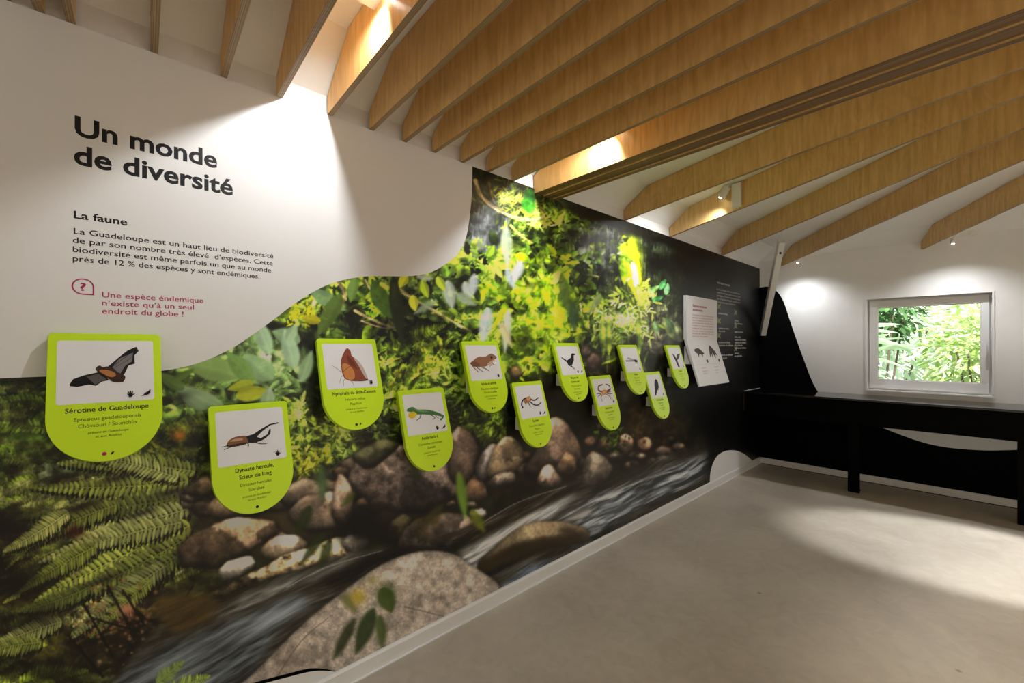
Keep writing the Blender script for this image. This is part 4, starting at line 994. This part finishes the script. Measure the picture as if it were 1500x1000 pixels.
# ------------------------------------------------------------------ flip-up species plaques
def homog(q):
    """projective map from a traced quad (TL, TR, BR, BL) to the unit square, v up"""
    A = []; b = []
    for (x, y), (u, v) in zip(q, [(0, 1), (1, 1), (1, 0), (0, 0)]):
        A.append([x, y, 1, 0, 0, 0, -u * x, -u * y]); b.append(u)
        A.append([0, 0, 0, x, y, 1, -v * x, -v * y]); b.append(v)
    h = np.linalg.solve(np.array(A, float), np.array(b, float))
    def f(p):
        w = h[6] * p[0] + h[7] * p[1] + 1
        return ((h[0] * p[0] + h[1] * p[1] + h[2]) / w, (h[3] * p[0] + h[4] * p[1] + h[5]) / w)
    return f
PWD, PHT, PTH = .262, .400, .021        # plaque width, height, thickness
CW0, CW1, CV0, CV1 = .020, PWD - .020, PHT - .024 - .198, PHT - .024   # white card area
INKS = {}
def ink(c):
    if c not in INKS: INKS[c] = mat('printed_colour', tuple(srgb_lin(np.array(c, float))), 0.5, spec=.3)
    return INKS[c]
def line_poly(P, w, w2=None):
    P = smooth_curve(P, 4) if len(P) > 2 else list(P)
    Lp, Rp = [], []; n = len(P)
    for i, p in enumerate(P):
        a = P[max(0, i - 1)]; b = P[min(n - 1, i + 1)]; dx, dy = b[0] - a[0], b[1] - a[1]; l_ = math.hypot(dx, dy) or 1
        ww = (w + ((w if w2 is None else w2) - w) * i / max(1, n - 1)) / 2
        Lp.append((p[0] - dy / l_ * ww, p[1] + dx / l_ * ww)); Rp.append((p[0] + dy / l_ * ww, p[1] - dx / l_ * ww))
    return Lp + Rp[::-1]
HAND = [(0, 0), (.7, 0), (1.0, .5), (1.5, .9), (1.3, 1.1), (.95, .9), (1.05, 1.9), (.8, 1.95), (.65, 1.15), (.5, 2.1), (.25, 2.05), (.3, 1.15), (-.05, 1.85), (-.25, 1.7), (.02, 1.0), (-.35, 1.2), (-.45, 1.0), (-.1, .5)]
def plaque(x0, ztop, label, creature, quad, polys, lines, marks, extra_icon=True, order=0):
    ytop, ybot = -.028, -.150
    tilt = math.atan2(ytop - ybot, PHT * .96)
    t = thing('species_plaque', (x0, ytop, ztop), label, 'plaque', 'lime-green plaques along the mural', rot=(-tilt, 0, 0))
    to = lambda u, v, w: Vector((u, -w, v - PHT))       # v up from the plaque's foot, w out of the face
    r = PWD / 2; rc = .012
    out = [(r + r * math.cos(a), r * 1.06 + r * 1.06 * math.sin(a)) for a in np.linspace(PI, 2 * PI, 33)]
    out += [(PWD - rc + rc * math.cos(a), PHT - rc + rc * math.sin(a)) for a in np.linspace(0, PI / 2, 5)]
    out += [(rc + rc * math.cos(a), PHT - rc + rc * math.sin(a)) for a in np.linspace(PI / 2, PI, 5)]
    bm = bmesh.new(); add_prism(bm, out, (-PTH, 0), to)
    bevel_e = [e for e in bm.edges if len(e.link_faces) == 2 and any(len(f.verts) > 4 for f in e.link_faces)]
    bmesh.ops.bevel(bm, geom=bevel_e, offset=.0015, segments=1, affect='EDGES')
    from_bm('board', bm, M['lime'], t)
    rc2 = .007; card = []
    for (cx_, cy_, a0) in [(CW1 - rc2, CV1 - rc2, 0), (CW0 + rc2, CV1 - rc2, PI / 2), (CW0 + rc2, CV0 + rc2, PI), (CW1 - rc2, CV0 + rc2, 1.5 * PI)]:
        card += [(cx_ + rc2 * math.cos(a0 + a), cy_ + rc2 * math.sin(a0 + a)) for a in np.linspace(0, PI / 2, 4)]
    pc = sheet('picture_card', card, M['card'], t, to, .0006)
    H = homog(quad)
    F_ = lambda p: ((lambda q: (CW0 + (CW1 - CW0) * q[0], CV0 + (CV1 - CV0) * q[1]))(H(p)))
    layer = .0007
    def pr(nm, P, c):
        nonlocal layer
        sheet(nm, P, ink(c), pc, to, .0002, layer); layer += .00015
    bmn = 'printed_' + creature
    for c, P, k in polys:
        Q = [F_(p) for p in P]; pr(bmn, smooth_curve(Q, 3, True) if k else Q, c)
    for c, P, w_ in lines: pr(bmn, line_poly([F_(p) for p in P], w_, w_ * .6), c)
    hx, hy, hs = CW1 - (.062 if extra_icon else .034), CV0 + .012, .0095
    pr('hand_icon', smooth_curve([(hx + p[0] * hs, hy + p[1] * hs) for p in HAND], 2, True), (16, 16, 16))
    if extra_icon:
        hx += .026
        pr('small_icon', smooth_curve([(hx + p[0] * .026, hy + p[1] * .022) for p in [(0, 0), (.3, .15), (.5, .5), (.8, .7), (1, 1), (1, .5), (.8, .2), (.5, .1)]], 2, True), (16, 16, 16))
    TT = lambda u, v, w: to(u, v, .0003 + w * .3)
    y = CV0 - .026
    for (bd, w_, h_, m_, b_) in marks:
        text_part('text_line', bd, M[m_], t, TT, PWD / 2 + .002, y, w_, h_, b_, 'C'); y -= h_ * 1.75
    bm = bmesh.new()
    dots = [(PWD / 2 - .008, .022, .0055), (PWD / 2 + .010, .022, .0042)] if order % 2 == 0 else [(PWD / 2, .020, .0052)]
    for (a_, b_, c_) in dots[:1]:
        add_prism(bm, [(a_ + c_ * math.cos(k), b_ + c_ * math.sin(k)) for k in np.linspace(0, 2 * PI, 12)[:-1]], (.0002, .0006), to)
    from_bm('dot_icon', bm, M['magenta'] if order == 0 else M['ink'], t)
    for (a_, b_, c_) in dots[1:]:
        sheet('leaf_icon', smooth_curve([(a_ - c_, b_ - c_), (a_ + c_ * .2, b_ - c_ * .6), (a_ + c_, b_ + c_), (a_ - c_ * .4, b_ + c_ * .6)], 3, True), M['ink'], t, to, .0004, .0002)
    # white block holding the board off the wall
    bq = Matrix.Rotation(tilt, 4, 'X')              # undo the tilt: the block stays square to the wall
    bm = bmesh.new()
    add_box(bm, (.030, -.040, -.280), (.240, -ytop * -1 - .002 + .0275, -.205), None)
    bm2 = from_bm('spacer_block', bm, M['white_plastic'], t); bm2.matrix_local = bq
    return t
K = (18, 17, 18)
def nm(a, b, c, d=None):
    r = [(a[0], a[1], .0150, 'ink', .012)]
    if isinstance(b, tuple) and b[0] == 'b': r.append((b[1], b[2], .0150, 'ink', .012)); b = c; c = d; d = None
    r.append((None,)); r.pop()
    r += [(b[0], b[1], .0115, 'green_ink', 0), (c[0], c[1], .0115, 'green_ink', 0)]
    r += [('présent en Guadeloupe', .090, .0075, 'green_ink', 0), ('et aux Antilles', .058, .0075, 'green_ink', 0)]
    return r
SP = []
SP.append(dict(x0=-.118, ztop=1.54, creature='bat', label='lime plaque with a flying brown bat, leftmost of all plaques',
    quad=[(345, 108), (970, 122), (955, 530), (300, 565)],
    polys=[(K, [(402, 418), (430, 380), (500, 355), (600, 333), (640, 345), (665, 392), (620, 400), (575, 430), (530, 420), (455, 436), (405, 430)], 0),
           ((88, 84, 84), [(520, 365), (600, 345), (650, 385), (610, 400), (572, 422)], 0),
           (K, [(640, 330), (668, 293), (742, 230), (800, 185), (858, 160), (873, 190), (843, 220), (842, 278), (800, 290), (770, 348), (740, 370)], 0),
           ((122, 118, 118), [(690, 300), (745, 240), (835, 200), (826, 262), (780, 288), (740, 350)], 0),
           ((58, 36, 22), [(585, 318), (590, 298), (612, 287), (630, 298), (672, 296), (715, 330), (772, 362), (762, 400), (740, 408), (690, 404), (668, 385), (640, 360), (600, 335)], 1),
           ((176, 118, 66), [(605, 322), (650, 318), (700, 335), (712, 360), (680, 370), (640, 352)], 1)],
    lines=[(K, [(690, 300), (790, 225), (862, 165)], .0016), (K, [(700, 310), (800, 250), (842, 215)], .001)],
    marks=nm(('Sérotine de Guadeloupe', .188), ('Eptesicus guadeloupensis', .150), ('Chòvsouri / Sourichòv', .132)), ex=True))
SP.append(dict(x0=.278, ztop=1.283, creature='beetle', label='lime plaque with a long-horned beetle, lower row, leftmost',
    quad=[(155, 200), (625, 160), (660, 545), (185, 632)],
    polys=[((132, 88, 60), [(245, 458), (252, 425), (290, 395), (345, 382), (390, 386), (392, 415), (375, 440), (300, 462)], 1),
           ((190, 150, 120), [(265, 425), (300, 405), (350, 400), (350, 415), (290, 425)], 1),
           ((60, 42, 34), [(240, 455), (300, 446), (370, 432), (380, 445), (300, 466), (250, 466)], 1),
           ((34, 32, 32), [(380, 385), (430, 368), (480, 330), (540, 292), (600, 278), (600, 288), (548, 300), (495, 342), (452, 390), (480, 400), (525, 370), (540, 328), (550, 332), (546, 368), (512, 402), (480, 422), (430, 436), (395, 435)], 0)],
    lines=[(K, [(262, 455), (235, 462), (205, 470)], .003), (K, [(285, 462), (255, 475), (222, 490)], .003), (K, [(385, 430), (395, 450), (392, 468)], .004), (K, [(440, 430), (482, 443), (524, 440)], .003)],
    marks=nm(('Dynaste hercule,', .125), ('b', 'Scieur de long', .105), ('Dynastes hercules', .100), ('Scarabée', .05)), ex=False))
SP.append(dict(x0=.654, ztop=1.533, creature='butterfly', label='lime plaque with an upright orange-brown butterfly',
    quad=[(132, 97), (472, 97), (510, 408), (165, 430)],
    polys=[((140, 72, 48), [(300, 128), (325, 150), (332, 182), (370, 215), (410, 270), (440, 350), (436, 365), (380, 370), (320, 366), (282, 345), (263, 290), (260, 220), (275, 170)], 1),
           ((190, 176, 168), [(345, 200), (372, 220), (410, 272), (438, 348), (425, 345), (400, 300), (375, 250)], 1),
           ((196, 128, 70), [(266, 250), (300, 242), (345, 290), (350, 345), (320, 358), (285, 338)], 1), ((112, 52, 36), [(300, 180), (340, 220), (370, 280), (350, 270), (310, 230)], 1)],
    lines=[((70, 40, 30), [(270, 300), (330, 250), (350, 225)], .0018), ((60, 40, 30), [(380, 366), (437, 362)], .005), ((90, 80, 74), [(262, 305), (235, 280), (200, 255)], .0014), ((90, 80, 74), [(275, 320), (258, 340), (248, 382)], .0016), ((90, 80, 74), [(288, 345), (275, 370), (276, 406)], .0016), ((90, 80, 74), [(325, 366), (338, 385), (345, 407)], .0016)],
    marks=nm(('Nymphale du Bois-Cannon', .190), ('Historis odius', .085), ('Papillon', .05)), ex=False))
SP.append(dict(x0=1.028, ztop=1.288, creature='lizard', label='lime plaque with a green lizard showing a yellow throat',
    quad=[(668, 435), (920, 415), (975, 700), (712, 735)],
    polys=[((72, 122, 66), [(698, 540), (712, 526), (740, 520), (770, 538), (830, 541), (890, 558), (935, 580), (945, 597), (927, 624), (919, 612), (932, 597), (880, 582), (838, 577), (790, 574), (760, 574), (740, 560), (705, 552)], 1),
           ((228, 192, 40), [(710, 568), (742, 553), (766, 575), (738, 603), (712, 592)], 1), ((110, 160, 96), [(745, 530), (790, 545), (850, 556), (780, 556)], 1)],
    lines=[((60, 96, 62), [(790, 572), (784, 600), (762, 618)], .005), ((60, 96, 62), [(852, 575), (884, 602), (868, 614)], .005), ((60, 96, 62), [(885, 582), (900, 600), (912, 608)], .003)],
    marks=nm(('Anolis marbré', .092), ('Ctenonotus marmoratus', .135), ('Zanndoli', .045)), ex=True))
SP.append(dict(x0=1.402, ztop=1.528, creature='frog', label='lime plaque with a brown frog',
    quad=[(140, 170), (480, 165), (550, 555), (205, 580)],
    polys=[((150, 104, 76), [(194, 372), (225, 345), (280, 302), (360, 295), (400, 272), (428, 262), (478, 292), (480, 318), (440, 345), (400, 390), (340, 415), (255, 416), (212, 402)], 1),
           ((200, 170, 150), [(380, 380), (440, 335), (470, 322), (430, 372), (395, 400)], 1), ((122, 80, 56), [(196, 372), (240, 352), (300, 392), (255, 416), (212, 402)], 1), ((40, 26, 22), [(415, 300), (430, 292), (440, 312), (425, 325)], 1)],
    lines=[((120, 90, 74), [(215, 402), (245, 440), (282, 478)], .006), ((120, 90, 74), [(260, 418), (300, 450), (330, 470)], .006), ((120, 90, 74), [(320, 420), (365, 440), (398, 462)], .006), ((120, 90, 74), [(432, 368), (450, 388), (478, 398)], .005), ((120, 90, 74), [(430, 378), (420, 395), (402, 412)], .004)],
    marks=nm(('Hylode de la forêt', .108), ('Eleutherodactylus', .120), ('Grenouille', .09)), ex=False))
SP.append(dict(x0=1.772, ztop=1.283, creature='crustacean', label='lime plaque with a shell-dwelling crustacean with curved dark claws',
    quad=[(100, 205), (410, 180), (525, 590), (190, 640)],
    polys=[((176, 118, 84), [(210, 385), (240, 345), (288, 328), (305, 372), (290, 402), (255, 418), (228, 420)], 1), ((214, 160, 110), [(245, 350), (285, 335), (292, 375), (262, 385)], 1)],
    lines=[((58, 40, 44), [(204, 484), (185, 435), (200, 378), (245, 345)], .012), ((64, 52, 62), [(295, 368), (350, 380), (396, 345)], .010), ((64, 52, 62), [(295, 400), (340, 438), (396, 445), (436, 402)], .010), ((90, 70, 70), [(270, 410), (290, 450), (300, 470)], .008), ((120, 80, 60), [(230, 400), (240, 440)], .006)],
    marks=nm(('Soldat', .052), ('Coenobita clypeatus', .130), ('Pagure', .04)), ex=True))
SP.append(dict(x0=2.142, ztop=1.523, creature='black_bird', label='lime plaque with a perching black bird, tail raised to the left',
    quad=[(80, 105), (290, 100), (378, 400), (150, 410)],
    polys=[(K, [(130, 208), (190, 248), (232, 215), (232, 180), (248, 172), (280, 183), (258, 196), (262, 245), (244, 300), (210, 308), (192, 268), (138, 224)], 0)],
    lines=[(K, [(235, 300), (250, 322), (276, 340)], .008), (K, [(225, 305), (240, 318), (255, 322)], .005)],
    marks=nm(('Moqueur des', .080), ('b', 'savanes noir', .084), ('Mimus gilvus', .10), ('Grivotte', .06)), ex=True))
SP.append(dict(x0=2.532, ztop=1.285, creature='crab', label='lime plaque with a brown and orange crab',
    quad=[(415, 415), (590, 405), (680, 700), (490, 710)],
    polys=[((206, 132, 70), [(508, 545), (530, 530), (555, 530), (572, 545), (562, 575), (528, 580)], 1), ((232, 170, 90), [(525, 545), (552, 542), (548, 568), (530, 570)], 1)],
    lines=[((112, 70, 56), [(512, 545), (480, 528), (482, 485), (520, 470)], .014), ((112, 70, 56), [(568, 545), (600, 525), (585, 485), (550, 468)], .014)] +
          [((96, 62, 56), P, .006) for P in ([(510, 565), (475, 565), (462, 560)], [(512, 572), (485, 590), (480, 602)], [(520, 580), (510, 610), (525, 655)], [(568, 560), (600, 550), (610, 546)], [(568, 570), (605, 575), (625, 575)], [(560, 578), (600, 605), (612, 640)])],
    marks=nm(('Crabe de terre', .085), ('Gecarcinus lateralis', .11), ('Touloulou', .06)), ex=False))
SP.append(dict(x0=2.898, ztop=1.512, creature='dragonfly', label='lime plaque with a thin grey dragonfly',
    quad=[(115, 125), (295, 125), (380, 420), (205, 445)],
    polys=[((170, 172, 178), [(205, 245), (240, 258), (300, 282), (270, 286), (200, 262)], 0), ((186, 188, 192), [(180, 262), (230, 268), (290, 288), (230, 284)], 0)],
    lines=[((74, 78, 92), [(185, 295), (240, 293), (305, 290)], .010), ((60, 60, 74), [(285, 290), (316, 292)], .026), ((90, 90, 100), [(300, 300), (322, 324)], .006)],
    marks=nm(('Libellule', .055), ('Protoneura', .075), ('Demoiselle', .06)), ex=False))
SP.append(dict(x0=3.276, ztop=1.283, creature='woodpecker', label='lime plaque with a dark upright long-tailed bird, lower row, rightmost',
    quad=[(415, 430), (545, 430), (635, 710), (480, 735)],
    polys=[((44, 44, 50), [(502, 500), (512, 478), (528, 495), (540, 530), (548, 580), (536, 622), (522, 690), (508, 692), (508, 600), (500, 545)], 0)],
    lines=[((60, 60, 60), [(528, 600), (545, 610), (550, 600)], .006)],
    marks=nm(('Pic de Guadeloupe', .11), ('Melanerpes', .075), ('Toto-bwa', .05)), ex=False))
SP.append(dict(x0=3.642, ztop=1.510, creature='hovering_bird', label='lime plaque with a hovering dark bird, rightmost of all, beside the white folded panel',
    quad=[(620, 130), (770, 130), (855, 380), (720, 410)],
    polys=[((48, 50, 56), [(690, 208), (722, 230), (745, 268), (752, 215), (782, 205), (778, 250), (756, 290), (792, 372), (775, 378), (738, 300), (714, 258)], 0), ((80, 86, 84), [(752, 230), (775, 216), (770, 248), (755, 268)], 1)],
    lines=[((48, 50, 56), [(715, 228), (690, 208)], .004)],
    marks=nm(('Colibri', .06), ('Eulampis', .07), ('Fou-fou', .05)), ex=False))
for i, s in enumerate(SP):
    plaque(s['x0'], s['ztop'], s['label'], s['creature'], s['quad'], s['polys'], s['lines'], s['marks'], s['ex'], i)

# white folded panel at the right end of the plaques
fp = thing('folded_panel', (4.04, -.006, 1.56), 'white folded panel with pink text above and two animal pictures below', 'panel')
def fbx(name, poly, x0, x1, m, w=None):
    bm = bmesh.new(); add_prism(bm, poly, (x0, x1), lambda u, v, w_: Vector((w_ - 4.04, -u + .006, v - 1.56)))
    return from_bm(name, bm, m, fp)
ft = -.0016
fbx('upper_board', [(.004, 1.562), (.034, 1.562), (.034, 1.985), (.004, 1.985)], 4.04, 4.745, M['card'])
lw = fbx('lower_board', [(.034, 1.5615), (.160, 1.128), (.146, 1.122), (.014, 1.545), (.014, 1.5615)], 4.04, 4.745, M['card'])
fbx('support_block', [(.0035, 1.50), (.03, 1.50), (.075, 1.33), (.0035, 1.33)], 4.06, 4.72, M['white_plastic'])
FU = lambda u, v, w: Vector((4.04 + u - 4.04, -.034 - .0004 - w + .006, v - 1.56))
for i, (b_, w_) in enumerate([('Espèces exotiques', .32), ('envahissantes', .22)]): text_part('text_line', b_, M['magenta'], fp, FU, .13, 1.885 - i * .04, w_, .024, .02)
for i in range(9):
    text_part('text_line', ['Une espèce exotique envahissante est', 'une espèce introduite par l\u2019humain, de', 'façon volontaire ou non, hors de son', 'aire de répartition naturelle. Elle se', 'multiplie et menace les espèces', 'indigènes ainsi que les milieux', 'naturels, la santé ou encore les', 'activités des habitants. Elle peut', 'aussi porter des maladies.'][i], M['pink'], fp, FU, .12, 1.80 - i * .026, (.5, .5, .49, .5, .5, .49, .5, .5, .36)[i], .0155, .008)
dv = Vector((0, -(.160 - .034), 1.128 - 1.5615)).normalized(); nv = Vector((0, -1, 0)) - dv * dv.dot(Vector((0, -1, 0))); nv.normalize()
FL = lambda u, v, w: Vector((u, -.034 + .006, .0015)) + dv * v + nv * (w + .0006)
def flat(name, P, c): sheet(name, smooth_curve(P, 3, True), ink(c), fp, FL, .0003)
flat('printed_raccoon', [(.10, .10), (.16, .085), (.22, .09), (.27, .12), (.30, .14), (.26, .15), (.25, .175), (.23, .15), (.18, .15), (.16, .175), (.15, .14), (.12, .13)], (70, 62, 60))
flat('printed_plant', [(.42, .18), (.44, .10), (.48, .055), (.52, .08), (.57, .12), (.60, .17), (.56, .15), (.54, .19), (.50, .13), (.48, .19), (.46, .14)], (64, 52, 50))
for (u, v, w_) in [(.15, .285, .10), (.15, .315, .13), (.15, .34, .10), (.44, .285, .1), (.44, .315, .09), (.44, .34, .06)]:
    text_part('text_line', 'espèce', M['pink'], fp, FL, u, v, w_, -.012)
sheet('divider_line', [(.06, .245), (.64, .245), (.64, .2475), (.06, .2475)], M['pale_ink'], fp, FL, .0003)
flat('hand_icon', [(.31, .20), (.335, .20), (.34, .22), (.32, .235), (.305, .22)], (60, 56, 56))
flat('hand_icon', [(.60, .20), (.625, .20), (.63, .22), (.61, .235), (.595, .22)], (60, 56, 56))
